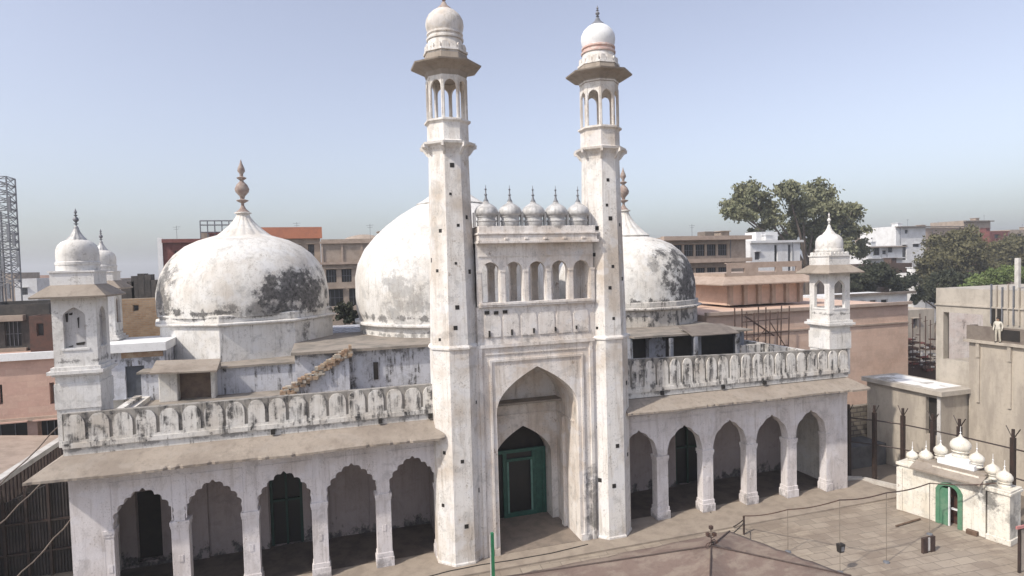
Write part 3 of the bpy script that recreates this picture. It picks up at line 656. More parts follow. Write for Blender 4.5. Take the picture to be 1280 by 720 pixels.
# ================================================================== SHRINE on the right of the courtyard
def build_shrine():
    ux=Vector((.215,-.977,0)).normalized(); rz=math.atan2(ux.y,ux.x)
    e=empty('shrine_gateway',(33.42,-3.7,0),rz); tag(e,'small white shrine gateway with onion domes and green arched door on the courtyard','shrine')
    # local: x along the front (towards viewer), y to the back(-> away from courtyard is +y rotated), front at y=0 facing -y
    T=TY(0); mb=MB()
    mb.box(0,.0001+1.9,0,1.6,.03,2.85)          # left bay
    arch_panel(mb,T,1.9,4.25,.03,3.35,2.8,1.95,pointed(.66,.62,12,.6),0,.8)
    mb.box(4.25,4.6,-.05,1.5,.03,3.2)
    mb.box(-.12,2.0,-.1,1.7,2.85,3.02)
    mb.box(-.1,.25,-.06,1.7,.03,2.7)
    mb.build('wall',SHR,e,local=True,bevel=.03)
    pb=MB(); pb.box(4.72,5.75,-.16,1.15,.03,2.75); pb.box(4.64,5.83,-.24,1.23,2.75,2.9); pb.box(4.68,5.79,-.2,1.19,2.9,3.0); pb.box(4.66,5.81,-.2,1.2,.03,.35); pb.build('pier',SHR,e,local=True,bevel=.03)
    pb=MB(); pb.loft([[(.9,-.5,2.95),(4.5,-.5,2.95),(4.5,.3,3.25),(.9,.3,3.25)],[(.9,-.5,3.05),(4.5,-.5,3.05),(4.5,.3,3.38),(.9,.3,3.38)]]); pb.box(1.0,4.45,.2,1.5,3.3,3.45); pb.build('eave',EAVE,e,local=True)
    pb=MB(); pb.box(2.0,3.9,.3,1.4,3.45,3.75); pb.box(2.35,3.6,.4,1.3,3.75,3.98); pb.build('roof_plinth',WHITEP,e,local=True,bevel=.03)
    def onion(x,y,z,r,name='dome'):
        r*=1.1
        d=MB(); d.lathe([(r*.75,0),(r*.8,r*.15),(r*.66,r*.25),(r*.66,r*.5),(r*.8,r*.55),(r*.84,r*.62),(r*.7,r*.7)],24,x,y,z=z)
        d.lathe([(r*.68,r*.68),(r*.93,r*.95),(r,r*1.25),(r*.93,r*1.55),(r*.7,r*1.85),(r*.4,r*2.05),(r*.2,r*2.2),(r*.1,r*2.45)],24,x,y,z=z)
        o=d.build(name,SHR,e,smooth=45,local=True); f=MB(); f.lathe([(.035,0),(.02,.1),(.05,.14),(.015,.2),(.012,.5)],8,x,y,z=z+r*2.4); f.build('finial',WHITEP,o,local=True)
    onion(2.98,.85,3.98,.48)
    onion(1.95,.85,3.6,.34); onion(3.8,.85,3.6,.34)
    onion(.5,.6,3.0,.30); onion(1.2,.75,3.1,.34)
    onion(4.55,.9,3.15,.34); onion(5.25,.5,3.0,.36)
    # green arched door
    db=MB(); pr=pointed(.60,.60,12,.6)
    arch_panel(db,TY(.25),2.1,3.5,.04,2.62,2.8,1.9,pointed(.42,.45,10,.6),0,.08)
    d=db.build('door_surround',GREENL,e,local=True)
    db=MB(); db.box(2.12,2.34,-.10,.02,.04,2.1); db.box(3.26,3.48,-.10,.02,.04,2.1)
    for i in range(11):
        a0,a1=math.pi*i/11,math.pi*(i+1)/11
        c=lambda a,r:(2.8-r*math.cos(a),2.0+r*.85*math.sin(a))
        db.extrude([c(a0,.46),c(a0,.66),c(a1,.66),c(a1,.46)],TY(-.11),0,.12)
    db.box(2.34,2.76,-.05,0.0,.04,2.2); db.build('door_leaf',GREENL,e,local=True)
    db=MB(); db.box(2.0,3.7,.6,.65,.04,2.7); db.build('interior',simple('shrine_inside',(.12,.05,.035),(.05,.03,.025),3),e,local=True)
    db=MB(); db.box(2.76,2.83,-.04,.1,.04,2.3); db.box(2.86,3.25,.1,.2,1.0,1.1); db.build('door_trim',WHITEP,e,local=True)
    db=MB(); db.box(3.75,4.3,-.3,-.055,.03,.28); db.build('threshold_step',WOOD,e,local=True,bevel=.03)
    return e
build_shrine()

# ================================================================== generic houses
def house(name,label,cat,x0,x1,y0,y1,z0,z1,mat,front=(),left=(),pane=None,group=None,parapet=.0,roofm=None,ledges=(),rz=0,depth=.22,frame=None):
    e=empty(name,((x0+x1)/2,y0,z0)); tag(e,label,cat,group)
    mb=MB(); mb.facade(TY(y0),x0,x1,z0,z1,list(front),depth); mb.facade(TX(x0),y0,y1,z0,z1,list(left),depth)
    mb.face([(x1,y0,z0),(x1,y1,z0),(x1,y1,z1),(x1,y0,z1)]); mb.face([(x0,y1,z0),(x1,y1,z0),(x1,y1,z1),(x0,y1,z1)]); mb.face([(x0,y0,z1),(x1,y0,z1),(x1,y1,z1),(x0,y1,z1)])
    mb.build('wall',mat,e)
    if parapet:
        q=MB(); t=.2
        q.box(x0,x1,y0,y0+t,z1,z1+parapet); q.box(x0,x1,y1-t,y1,z1,z1+parapet); q.box(x0,x0+t,y0+t,y1-t,z1,z1+parapet); q.box(x1-t,x1,y0+t,y1-t,z1,z1+parapet); q.build('roof_parapet',roofm or mat,e)
    for (a,b,c,d,out,mm) in ledges:
        q=MB(); q.box(a,b,y0-out,y0,c,d); q.build('ledge',mm,e)
    if x1-x0>4 and y0>40:
        hr=random.Random(int(x0*7+y0)); q=MB(); xx=hr.uniform(x0+1,x1-2.2); q.box(xx,xx+1.6,y0+2,y0+4,z1,z1+1.3); q.box(xx-.2,xx+1.8,y0+1.8,y0+4.2,z1+1.3,z1+1.42); q.build('stair_head',mat,e)
        q=MB(); xx=hr.uniform(x0+.4,x1-.4); q.tube([(xx,y0-.08,z0+2),(xx,y0-.08,z1)],.06,5); q.build('drain_pipe',STEEL,e)
        q=MB(); xx=hr.uniform(x0+.6,x1-.6); q.tube([(xx,y0+1,z1),(xx,y0+1,z1+2.4)],.03,4); q.tube([(xx-.5,y0+1,z1+2.2),(xx+.5,y0+1,z1+2.25)],.02,4); q.tube([(xx-.35,y0+1,z1+1.9),(xx+.35,y0+1,z1+1.95)],.02,4); q.build('aerial',STEEL,e)
    pane=pane or GLASSD
    for T,hs in ((TY(y0),front),(TX(x0),left)):
        for (a,b,c,d) in hs:
            q=MB(); s=.06
            for (u0,u1,w0,w1) in ((a,a+s,c,d),(b-s,b,c,d),(a+s,b-s,c,c+s),(a+s,b-s,d-s,d)): q.extrude([(u0,w0),(u1,w0),(u1,w1),(u0,w1)],T,depth-.08,depth-.02)
            wd=q.build('window',frame or mat,e); q=MB(); q.extrude([(a,c),(b,c),(b,d),(a,d)],T,depth-.02,depth); q.build('pane',pane,wd)
            if b-a>.7 and d-c>.8:
                q=MB(); q.extrude([(a-.15,d+.06),(b+.15,d+.06),(b+.15,d+.14),(a-.15,d+.14)],T,-.38,.0); q.build('sunshade',mat,wd)
                q=MB()
                for k in range(1,4): x_=a+(b-a)*k/4; q.extrude([(x_-.02,c),(x_+.02,c),(x_+.02,d),(x_-.02,d)],T,depth-.13,depth-.09)
                q.extrude([(a,(c+d)/2-.02),(b,(c+d)/2-.02),(b,(c+d)/2+.02),(a,(c+d)/2+.02)],T,depth-.13,depth-.09); q.build('grille',STEEL,wd)
    return e
# --- left side
X=lambda px,py,Y: at(px,py,Y).x
Zp=lambda px,py,Y: at(px,py,Y).z
SY=18
xl=lambda px,py: at(px,py,SY).x
zl=lambda py,px=40: at(px,py,SY).z
house('sandstone_building','pink sandstone building with white ledge behind the front left kiosk','building',xl(-60,450),xl(86,450),SY,SY+9,0,zl(449),SANDP,
   front=[(xl(-40,550),xl(35,550),.2,zl(527)),(xl(48,550),xl(84,550),.2,zl(527)),(xl(-5,490),xl(3,490),zl(503),zl(478)),(xl(62,490),xl(68,490),zl(507),zl(480))],depth=.5,
   ledges=[(xl(-60,450),xl(88,450),zl(449),zl(440),.35,WHITEP),(xl(-60,450),xl(86,450),zl(526),zl(521),.15,SANDB)])
house('rooftop_house','blackened rooftop house with dark doorway above the pink sandstone building','house',at(-60,400,24).x,at(62,400,24).x,24,32,0,at(30,385,24).z,BLACKP,front=[(at(5,400,24).x,at(26,400,24).x,at(15,433,24).z,at(15,402,24).z),(at(42,400,24).x,at(52,400,24).x,at(50,425,24).z,at(50,405,24).z)],ledges=[(at(-30,400,24).x,at(33,400,24).x,at(15,401,24).z,at(15,394,24).z,.6,TANP),(at(-30,400,24).x,at(33,400,24).x,at(15,440,24).z,at(15,435,24).z,.3,TANP)],parapet=.3)
e_=house('old_house','dark red brick house behind the front left kiosk','house',at(36,400,22).x,at(70,400,22).x,22,23.9,0,at(50,398,22).z,simple('dark_red_brick',(.12,.06,.045),(.08,.05,.04),2),front=[(at(45,400,22).x,at(54,400,22).x,at(50,420,22).z,at(50,404,22).z)],parapet=.2)
a=at(150,425,34); b=at(206,372,34)
house('ruined_house','ruined brown brick house with broken roofline left of the left dome','house',a.x-1,b.x+3,34,42,0,b.z,BROWNB,front=[(a.x+1.2,a.x+1.7,b.z-1.2,b.z-.6)])
rw=MB(); 
for i,(px,py) in enumerate(((148,366),(155,360),(163,352),(168,345),(176,342),(184,343),(192,350),(199,352),(206,356))):
    q=at(px,py,35); rw.box(q.x-.3,q.x+.28,35,36.5,b.z-.3,q.z)
tag(rw.build('broken_wall',BLACKP),'blackened broken wall stumps on the ruined brown brick house roof','wall')
# red building with orange roof storey behind the left dome
Y=62; a=at(203,300,Y); b=at(287,300,Y); c=at(330,283,Y); d=at(400,298,Y)
house('red_building','dark red painted building behind the left dome, with white left edge','building',a.x,b.x+4,Y,Y+14,0,a.z-.4,REDP,
   front=[(a.x+1.4+i*2.1,a.x+2.5+i*2.1,a.z-4.3,a.z-1.5) for i in range(4)],ledges=[(a.x-.6,a.x,12,a.z+.3,.2,WHITEP),(a.x,b.x+4,a.z-.4,a.z+.1,.5,REDP)])
tk=empty('water_tank_stand',(at(265,300,64).x,64,a.z)); tag(tk,'steel frame with railing on the roof left of the left dome finial','roof frame')
q0=at(250,276,64); q1=at(286,290,64); m_=MB()
for i in range(6):
    x=q0.x+(q1.x+1-q0.x)*i/5; m_.tube([(x,64,a.z-.4),(x,64,q0.z)],.10,4)
for z in (q0.z,q0.z-.6,q1.z): m_.tube([(q0.x,64,z),(q1.x+1,64,z)],.09,4)
m_.build('frame',STEEL,tk); m_=MB(); m_.box(q0.x,q1.x+2,64.4,68,a.z-.4,q1.z); m_.build('base_wall',TANP,tk)
house('orange_roof_building','tan building with orange painted roof storey behind the left dome','building',c.x-3,d.x,Y-3,Y+12,0,at(400,298,Y-3).z,TANP,
   front=[(d.x-5.5+i*1.9,d.x-4.6+i*1.9,at(400,330,Y).z,at(400,306,Y).z) for i in range(3)],
   ledges=[(c.x-3,d.x+.3,at(400,298,Y-3).z,at(400,284,Y-3).z,.6,ORANGE)],parapet=1.2,roofm=ORANGE)
Y=54; a=at(401,302,Y); b=at(480,302,Y)
house('colonnaded_building','brown colonnaded building between the left and middle domes','building',a.x,b.x+6,Y,Y+15,0,a.z,TANP,
   front=[(a.x+.5+i*2.0,a.x+1.9+i*2.0,at(401,354,Y).z,at(401,337,Y).z) for i in range(5)]+[(a.x+.4+i*3,a.x+2.7+i*3,at(401,384,Y).z,at(401,362,Y).z) for i in range(3)],
   ledges=[(a.x-.2,b.x+6,at(401,331,Y).z,at(401,328,Y).z,.5,SANDB),(a.x-.2,b.x+6,a.z-.3,a.z,.3,SANDB)]+[(a.x+i*2.6,a.x+i*2.6+.25,at(401,328,Y).z,a.z-.3,.15,SANDB) for i in range(5)],parapet=.3)
m_=MB(); q=at(455,296,Y+6); m_.lathe([(3.2,q.z-1.2),(3.0,q.z-.4),(2.2,q.z),(.8,q.z+.3)],20,q.x,Y+6); tag(m_.build('roof_vault',TANP,smooth=40),'low grey rounded roof on the brown colonnaded building','roof')
# telecom tower
def tower():
    p_=at(9,385,75); zt=at(9,222,75).z; e=empty('telecom_tower',(p_.x,75,0)); tag(e,'lattice telecom tower with panel antennas at the far left','tower')
    m_=MB(); h=1.35; n=14; z0=0; 
    cs=[(p_.x+sx*h,75+sy*h) for sx,sy in ((-1,-1),(1,-1),(1,1),(-1,1))]
    for cx,cy in cs: m_.tube([(cx,cy,0),(cx,cy,zt)],.11,4)
    for i in range(n):
        za=14+(zt-14)*i/n; zb=14+(zt-14)*(i+1)/n
        for k in range(4):
            A=cs[k];B=cs[(k+1)%4]; m_.tube([(*A,za),(*B,zb)],.055,4); m_.tube([(*B,za),(*A,zb)],.055,4); m_.tube([(*A,zb),(*B,zb)],.06,4)
    m_.tube([(p_.x-.5,75,10),(p_.x-.5,75,zt-2)],.16,6); m_.tube([(p_.x-.1,75,10),(p_.x-.1,75,zt-5)],.12,6)
    m_.build('lattice_mast',STEEL,e)
    for dx,dz in ((1.6,-4),(-1.5,-3),(1.9,-9),(-.9,-9.5),(2.3,-12),(.4,-12.5),(-1.7,-6),(.9,-16.5),(1.3,-8)):
        q=MB(); q.box(p_.x+dx-.17,p_.x+dx+.17,73.4,73.7,zt+dz-1.1,zt+dz+1.1); q.tube([(p_.x+dx,73.7,zt+dz),(p_.x+dx*.7,74.5,zt+dz)],.05,4); q.build('antenna',simple('antenna_grey',(.25,.26,.28),None,3) if dx==1.6 else bpy.data.materials['antenna_grey'],e,merge=False)
tower()
# far rooftops on the left horizon
for i,(px0,px1,py,Y,mm,lb) in enumerate(((-30,18,345,120,TANP,'tan'),(18,46,352,105,HWHITE,'white'),(40,62,347,140,SANDP,'pale pink'),(128,152,352,110,TANP,'brown'),(185,215,360,125,CONCD,'dark grey'))):
    a=at(px0,py,Y); b=at(px1,py,Y)
    house('far_house','distant %s flat-roofed house on the skyline left of the left dome'%lb,'house',a.x,b.x,Y,Y+12,0,a.z,mm,front=[(a.x+1+k*2.2,a.x+2+k*2.2,a.z-2.6,a.z-1.2) for k in range(max(1,int((b.x-a.x-1)/2.3)))],parapet=.5)
# tin-roofed shed and sheet fence at bottom left
sh=empty('tin_shed',(-19,9,0)); tag(sh,'shed with pale tin roof edge left of the mosque','shed')
m_=MB(); m_.box(-24,-17.1,3,15.6,0,4.85); m_.build('wall',CORR,sh)
m_=MB(); m_.loft([[(-16.75,2.6,4.85),(-24,2.6,5.6),(-24,16,5.6),(-16.95,16,4.85)],[(-16.75,2.6,5.0),(-24,2.6,5.75),(-24,16,5.75),(-16.95,16,5.0)]]); m_.build('roof',simple('dusty_shed_roof',(.42,.33,.27),(.32,.25,.2),1),sh)
m_=MB(); m_.box(-16.95,-16.5,2.5,16,4.9,5.2); m_.build('roof_edge',TINR,sh)
m_=MB(); n=60
for i in range(n):
    y=2.6+i*(13.2/n); m_.box(-17.06+(.06 if i%2 else 0),-16.8+(.06 if i%2 else 0),y,y+13.2/n,3.55,4.85)
m_.build('corrugated_apron',simple('rusty_corrugated',(.14,.10,.09),(.20,.15,.13),1.5),sh)
fe=empty('sheet_fence',(-14,6,0)); tag(fe,'tall dark corrugated sheet fence beside the mosque left end','fence')
m_=MB()
for i in range(44):
    x=-17.4+i*.14; zt_=3.6+2.4*i/43; m_.box(x,x+.075,5.6,5.72,0,zt_); m_.box(x+.075,x+.14,5.66,5.75,0,zt_)
m_.build('sheet',CORR,fe)
for i in range(7):
    m_=MB(); x=-17.2+i*1.0; m_.box(x-.06,x+.06,5.42,5.6,0,4.0+.4*i); m_.tube([(x,5.5,3.9+.4*i),(x+.1,5.2,4.5+.4*i)],.03,4); m_.build('post',POSTM,fe)
m_=MB(); m_.box(-17.4,-11.5,5.45,5.58,1.3,1.4); m_.box(-17.4,-11.5,5.45,5.58,2.9,3.0); m_.build('rail',POSTM,fe)
for k,(p0,p1,lb) in enumerate((((-17,1.5,2.6),(-12.2,5,7.6),'lower'),((-18,2,3.6),(-12.3,6,9.4),'upper'),((-16,0,.6),(-11.8,3,4.4),'lowest'))):
    m_=MB(); P=[Vector(p0).lerp(Vector(p1),t/12)+Vector((0,0,-.5*math.sin(math.pi*t/12)+.06*math.sin(t*2.3))) for t in range(13)]; m_.tube(P,.035,5)
    tag(m_.build('dry_branch',BARK),'%s dry creeper stem crossing the dark sheet fence at far left'%lb,'branch')

# --- right side
Y=16
sl=house('long_sandstone_building','long orange sandstone building behind the right wing','building',33.6,58,Y,Y+16,0,10.55,SANDO,
    front=[],ledges=[(33.4,58.1,10.55,10.85,.4,SANDB),(33.6,58,8.6,8.75,.12,SANDB)])
pv=empty('pavilion',(45,24,10.8)); tag(pv,'sandstone rooftop pavilion with sloping eave behind the right kiosk','pavilion')
m_=MB(); m_.box(40.6,50.2,22.4,28,10.8,13.2); m_.build('wall',SANDO,pv)
for i in range(6):
    q=MB(); x=40.9+i*1.8; q.box(x-.22,x+.22,22.0,22.39,10.8,13.1); q.box(x-.3,x+.3,21.95,22.4,12.8,13.1); q.build('column',SANDB,pv)
m_=MB(); m_.loft([[(38.8,20.6,13.0),(51.6,20.6,13.0),(51.6,29,13.0),(38.8,29,13.0)],[(38.8,20.6,13.12),(51.6,20.6,13.12),(51.6,29,13.12),(38.8,29,13.12)],[(40.2,22,13.85),(50.3,22,13.85),(50.3,28,13.85),(40.2,28,13.85)]]); m_.build('eave',SANDB,pv)
m_=MB(); m_.facade(TY(22),40.3,50,13.8,15.2,[(40.9,42.6,14.2,14.7),(44.3,46.6,14.2,14.7),(47.4,49.3,14.2,14.7)],.25); m_.box(40.3,50,22.3,28,13.8,14.2); m_.box(40.3,50,22,22.3,15.2,15.3); m_.build('roof_parapet',SANDB,pv)
# rusty scaffold in front of the sandstone wall
sc=empty('scaffold',(38,13,7.7)); tag(sc,'rusty pipe scaffold in front of the orange sandstone wall','scaffold')
m_=MB(); q0=at(928,455,14); q1=at(985,455,14)
for i in range(5):
    x=q0.x+(q1.x-q0.x)*i/4
    for yy in (14,15): m_.tube([(x,yy,6),(x+.05*i,yy,at(940,385+6*(i%2),14).z)],.06,5)
for z in (7.5,8.8,10.0): m_.tube([(q0.x,14,z),(q1.x,14,z+.1)],.05,5)
m_.tube([(q0.x+.2,13.9,10.6),(q0.x+3.4,13.9,8.6)],.08,5); m_.tube([(q0.x,13.9,7),(q0.x+2.6,13.9,9.4)],.05,5); m_.tube([(q1.x,13.9,7),(q1.x-2.0,13.9,9.8)],.05,5)
m_.build('pipe_frame',RUST,sc)
# brown storeyed building
Y=48; a=at(855,300,Y); b=at(932,300,Y)
house('balconied_building','brown storeyed building with slatted balconies right of the right dome','building',a.x-4,b.x,Y,Y+14,0,a.z,TANP,
   front=[(a.x-2+i*2.0,a.x-.3+i*2.0,at(890,z1,Y).z,at(890,z0,Y).z) for i in range(5) for z0,z1 in ((305,320),(334,352),(360,376))],
   ledges=[(a.x-4,b.x+.4,at(890,z+2,Y).z,at(890,z-3,Y).z,1.0,SANDB) for z in (298,326,355)],parapet=.4)
m_=MB(); q=at(887,292,Y+2); m_.box(q.x-.9,q.x+.9,Y+2,Y+4,a.z,q.z+.35); tag(m_.build('water_tank',CONCD,bevel=.1),'small dark roof tank on the brown balconied building','tank')
Y=58; a=at(938,303,Y); b=at(1000,303,Y); 
house('white_house','white flat-roofed house under the big tree with small black window','house',a.x,b.x,Y,Y+10,0,at(938,303,Y).z,HWHITE,
   front=[(a.x+.9,a.x+2.0,at(945,325,Y).z,at(945,315,Y).z),(at(968,320,Y).x,at(972,320,Y).x,10,at(968,306,Y).z),(at(985,320,Y).x,at(989,320,Y).x,10,at(968,306,Y).z)],
   ledges=[(a.x-.3,b.x+.4,at(938,304,Y).z,at(938,301,Y).z,.5,HWHITE)],parapet=.3)
m_=MB(); q=at(945,290,Y+3); r=at(972,290,Y+3); m_.box(q.x,r.x,Y+3,Y+6,a.z-.2,q.z); tag(m_.build('stair_head',HWHITE),'white stair head on the roof of the white house under the big tree','stair head')
# long low white building
Y=30; a=at(1040,372,Y); b=at(1134,372,Y)
house('long_white_building','long low white building with a row of dark windows right of the right kiosk','building',a.x,b.x,Y,Y+6,0,at(1090,369,Y).z,HWHITE,
   front=[(a.x+.5+i*1.9,a.x+1.7+i*1.9,at(1090,381,Y).z,at(1090,375,Y).z) for i in range(5)],ledges=[(a.x,b.x+1,at(1090,369,Y).z,at(1090,366,Y).z,.5,CONCD)])
# white houses on the right skyline
def sk(px0,px1,pyt,Y,dep,mm,name,label,fr,par=.4,led=()):
    a=at(px0,pyt,Y); b=at(px1,pyt,Y)
    def zz(py): return at((px0+px1)/2,py,Y).z
    return house(name,label,'house',a.x,b.x,Y,Y+dep,0,zz(pyt),mm,front=[(at(u0,320,Y).x,at(u1,320,Y).x,zz(v1),zz(v0)) for u0,u1,v0,v1 in fr],parapet=par,ledges=[(a.x-.5,b.x+.5,zz(v+1.2),zz(v),1.0,m2) for v,m2 in led])
sk(1120,1157,284,100,12,HWHITE,'white_house','tall white cube house on the right skyline with dark window slits',[(1131,1135,287,292),(1127,1133,306,325),(1141,1149,305,309)],.3,((283,CONCD),))
sk(1083,1128,308,92,8,HWHITE,'white_house','low white house with balcony below the tall white cube house',[(1092,1100,309,319),(1103,1108,313,318),(1110,1116,309,316)],.2,((322,HWHITE),(308,TANP)))
sk(1101,1122,291,120,10,TANP,'tan_house','small tan house behind the white houses on the right skyline',[(1105,1109,297,303)],.5)
sk(1156,1206,286,112,10,SANDB,'tan_house','wide tan house behind the brown tree on the right skyline',[(1163,1168,296,302),(1176,1181,296,302)],.3,((283,CONCD),))
sk(1205,1238,277,120,12,TANP,'tower_house','pale tower house above the brown trees with white flank',[(1226,1231,285,292)],.4,((276,CONCD),))
sk(1237,1262,290,105,9,REDP,'brick_house','dark red brick house at the right skyline above the trees',[(1243,1248,293,298)],.3)
sk(1262,1300,288,125,9,TANP,'tan_house','tan house at the far right skyline',[(1272,1276,292,297)],.3)
sk(1142,1170,342,70,6,HWHITE,'white_house','white house wall half hidden under the dark trees',[(1150,1153,350,358)],.1)
sk(1085,1140,330,78,8,simple('dark_brown_brick',(.10,.065,.05),(.14,.09,.07),2),'brick_house','low dark brick house among trees below the white houses',[(1110,1116,338,346)],.1)  # dark brown brick with random tone
sk(1062,1100,352,60,5,BLACKP,'dark_shed','dark shed under the trees behind the long white building',[(1080,1090,356,362)],.1)
sk(1000,1084,335,75,8,TANP,'tan_house','tan house wall behind the right corner kiosk under the big tree',[(1070,1076,342,350)],.1)
sk(1128,1168,388,24,5,CONC2,'debris_wall','pale rubble-strewn wall between sandstone building and concrete frame',[(1140,1146,398,410)],.1)
# scrap and red-brown junk between buildings
jk=MB(); rnd=random.Random(11)
for i in range(70):
    q=at(rnd.uniform(1132,1172),rnd.uniform(418,462),20); s=rnd.uniform(.1,.5); jk.box(q.x-s,q.x+s,20-s,20+s,q.z-s*.3,q.z+s*.3,rnd.choice((0,0,1,2)))
jk.box(at(1132,440,20).x,at(1172,440,20).x,20,23,0,at(1150,455,20).z,0)
tag(jk.build('scrap_heap',[RUST,REDP,TINR],merge=False),'heap of rusty scrap beside the concrete frame building',None,None,'stuff')
for i,(px,pt) in enumerate(((1141,398),(1150,392),(1157,395),(1163,400))):
    q=at(px,pt,18.5); m_=MB(); m_.tube([(q.x,18.5,at(px,465,18.5).z),(q.x,18.5,q.z)],.05,5); m_.tube([(q.x-.3,18.5,q.z-.6),(q.x+.3,18.5,q.z-.5)],.03,4)
    tag(m_.build('iron_pole',RUST),('leftmost','tallest','third','rightmost')[i]+' thin rusty iron pole standing over the scrap heap','pole')
# concrete frame building: wall facing the mosque (-X), at X=43.4
cb=empty('concrete_building',(46,-2,0)); tag(cb,'unfinished grey concrete building with open window hole and lower projecting front','building')
m_=MB(); m_.facade(TX(43.4),-9,1.66,0,13.2,[(-1.7,1.1,8.0,11.45)],.45); m_.box(43.85,44.1,1.2,1.66,0,13.2); m_.face([(43.4,-9,13.2),(52,-9,13.2),(52,1.66,13.2),(43.4,1.66,13.2)]); m_.face([(43.4,1.66,0),(43.85,1.66,0),(43.85,1.66,13.2),(43.4,1.66,13.2)])
m_.box(43.85,52,-2.2,-1.75,0,13.1); m_.box(43.3,43.4,-9,1.7,11.95,12.05)
m_.build('wall',CONC,cb)
m_=MB(); m_.box(43.9,48,-1.7,1.15,7.6,7.9); m_.build('floor_slab',CONC2,cb)
m_=MB(); m_.facade(TX(42.6),-9,-1.35,0,9.6,[],.3); m_.box(42.61,43.39,-9,-1.35,0,9.6); m_.box(42.35,43.4,-9,-1.1,9.6,9.78); m_.build('lower_wall',CONC2,cb)
for y in (-1.9,-3.9,-5.6):
    q=MB(); q.box(42.42,42.6,y-.22,y,8.6,9.6); q.box(42.5,42.6,y-.2,y,5.5,8.6); q.build('bracket',CONC2,cb)
m_=MB(); m_.box(42.55,42.75,-9,-1.2,9.78,10.75); m_.box(42.75,43.38,-1.4,-1.2,9.78,10.75); m_.build('balcony_wall',CONCD,cb)
for bb in ((43.33,43.39,-2.9,-2.3,10.75,11.9),(42.5,42.54,-4.6,-3.4,9.95,10.65)):
    m_=MB(); m_.box(*bb); m_.build('dark_opening',HOLE,cb)
for i in range(9):
    m_=MB(); y=-2.3-i*.35; m_.box(43.26,43.395,y-.03,y+.03,10.9,13.6-.1*(i%3)) ; m_.build('drain_pipe',CONC2 if i%2 else STEEL,cb)
for y0,lb in ((-1.0,'thin'),(-4.2,'rightmost')):
    pass
m_=MB(); q=at(1242,331,2); m_.box(45.6,45.85,-2.5,-2.25,13.2,15.3); tag(m_.build('concrete_post',TINR),'pale concrete post standing on the concrete building roof','post')
# washing/cloth seen through the window hole
m_=MB(); m_.loft([[(54.1,9.3,0),(66,4,0),(66.2,4.3,0),(54.3,9.6,0)],[(54.1,9.3,12.4),(66,4,12.4),(66.2,4.3,12.4),(54.3,9.6,12.4)]])
tag(m_.build('rendered_wall',plaster('pinkish_white_wall',base=(.66,.60,.56),second=(.48,.34,.30),mild=.4,streak=.6,peel=.6)),'pinkish white wall seen through the concrete window hole','wall')
cl=MB(); q=Vector((43.9,-1.15,8.0)); rings=[]
for k,(r,z) in enumerate(((.28,0),(.42,.3),(.45,.7),(.35,1.1),(.2,1.35),(.05,1.5))):
    rings.append([(q.x+r*math.cos(a)*(1+.15*math.sin(3*a+k)),q.y+.1+r*math.sin(a)*(1+.2*math.cos(2*a+k)),q.z+z) for a in [2*math.pi*j/16 for j in range(16)]])
cl.loft(rings); tag(cl.build('cloth_bundle',WHITEP,smooth=60),'white cloth bundle in the concrete window hole','cloth')
m_=MB(); m_.box(44.0,44.5,-.75,-.3,8.0,9.1); m_.box(44.05,44.4,-.7,-.4,9.1,9.35); tag(m_.build('sack',BLACKP,bevel=.12),'dark sack beside the white bundle in the window hole','sack')
# concrete shed
sd2=empty('concrete_shed',(41.6,1.5,0)); tag(sd2,'low concrete shed with whitewashed flat roof behind the post fence','shed')
m_=MB(); m_.facade(TX(40.15),-1.2,4.7,0,6.0,[(-.95,-.12,3.1,5.75)],.3); m_.facade(TY(-1.2),40.15,43.2,0,6.0,[],.2); m_.box(40.45,43.2,4.4,4.7,0,6.0); m_.build('wall',CONC2,sd2)
m_=MB(); m_.box(40.1,40.16,-1.22,-.98,.0,5.98); m_.build('corner_post',TINR,sd2)
m_=MB(); m_.box(40.45,40.5,-.95,-.12,3.1,5.75); m_.build('doorway',HOLE,sd2)
m_=MB(); m_.box(39.85,43.35,-1.5,4.95,6.0,6.32); m_.build('roof_slab',CONC,sd2); m_=MB(); m_.box(40.4,42.9,-.6,4.3,6.32,6.345); m_.build('whitewash',ROOFW,sd2)
house('low_wall','rubble retaining wall behind the left fence posts','wall',36.5,40.1,4.9,5.3,0,5.4,simple('rubble_stone',(.22,.19,.15),(.13,.11,.09),1.3,bump=1)) if False else None
m_=MB(); m_.box(36.6,43.2,5.0,5.4,0,4.0); tag(m_.build('rubble_wall',blocks('rubble',(.27,.23,.18),(.20,.17,.13),(.10,.085,.07),.7,.35,.06)),'rubble stone wall behind the fence right of the mosque','wall')
m_=MB(); m_.box(34.2,40,2.9,5.2,0,1.6); tag(m_.build('dark_tank',simple('blue_grey_slab',(.12,.12,.125),(.07,.07,.07),1)),'dark blue grey slab at the foot of the fence posts','slab')
# iron post fence with Y brackets
posts=[((35.2,1.7),5.25),((36.2,.5),5.35),((37.0,-1.0),5.4),((37.4,-2.8),5.4),((37.7,-4.3),5.4),((38.0,-7.2),5.45),((38.1,-8.9),5.5)]
names=['nearest to the right corner of the mosque','second from the mosque corner','third from the mosque corner','directly left of the shrine domes','behind the largest shrine dome','right of the shrine domes','at the right edge of the picture']
for i,((x,y),h_) in enumerate(posts):
    e=empty('fence_post',(x,y,0)); tag(e,'dark iron fence post with forked top, '+names[i],'fence post','iron posts of the courtyard fence')
    m_=MB(); m_.box(x-.11,x+.11,y-.11,y+.11,0,h_-.5); m_.build('shaft',POSTM,e)
    m_=MB(); 
    for s in (-1,1): m_.tube([(x,y,h_-.6),(x+.1*s,y+.45*s,h_+.1)],.035,4)
    m_.box(x-.06,x+.06,y-.06,y+.06,h_-.5,h_); m_.build('forked_top',POSTM,e)
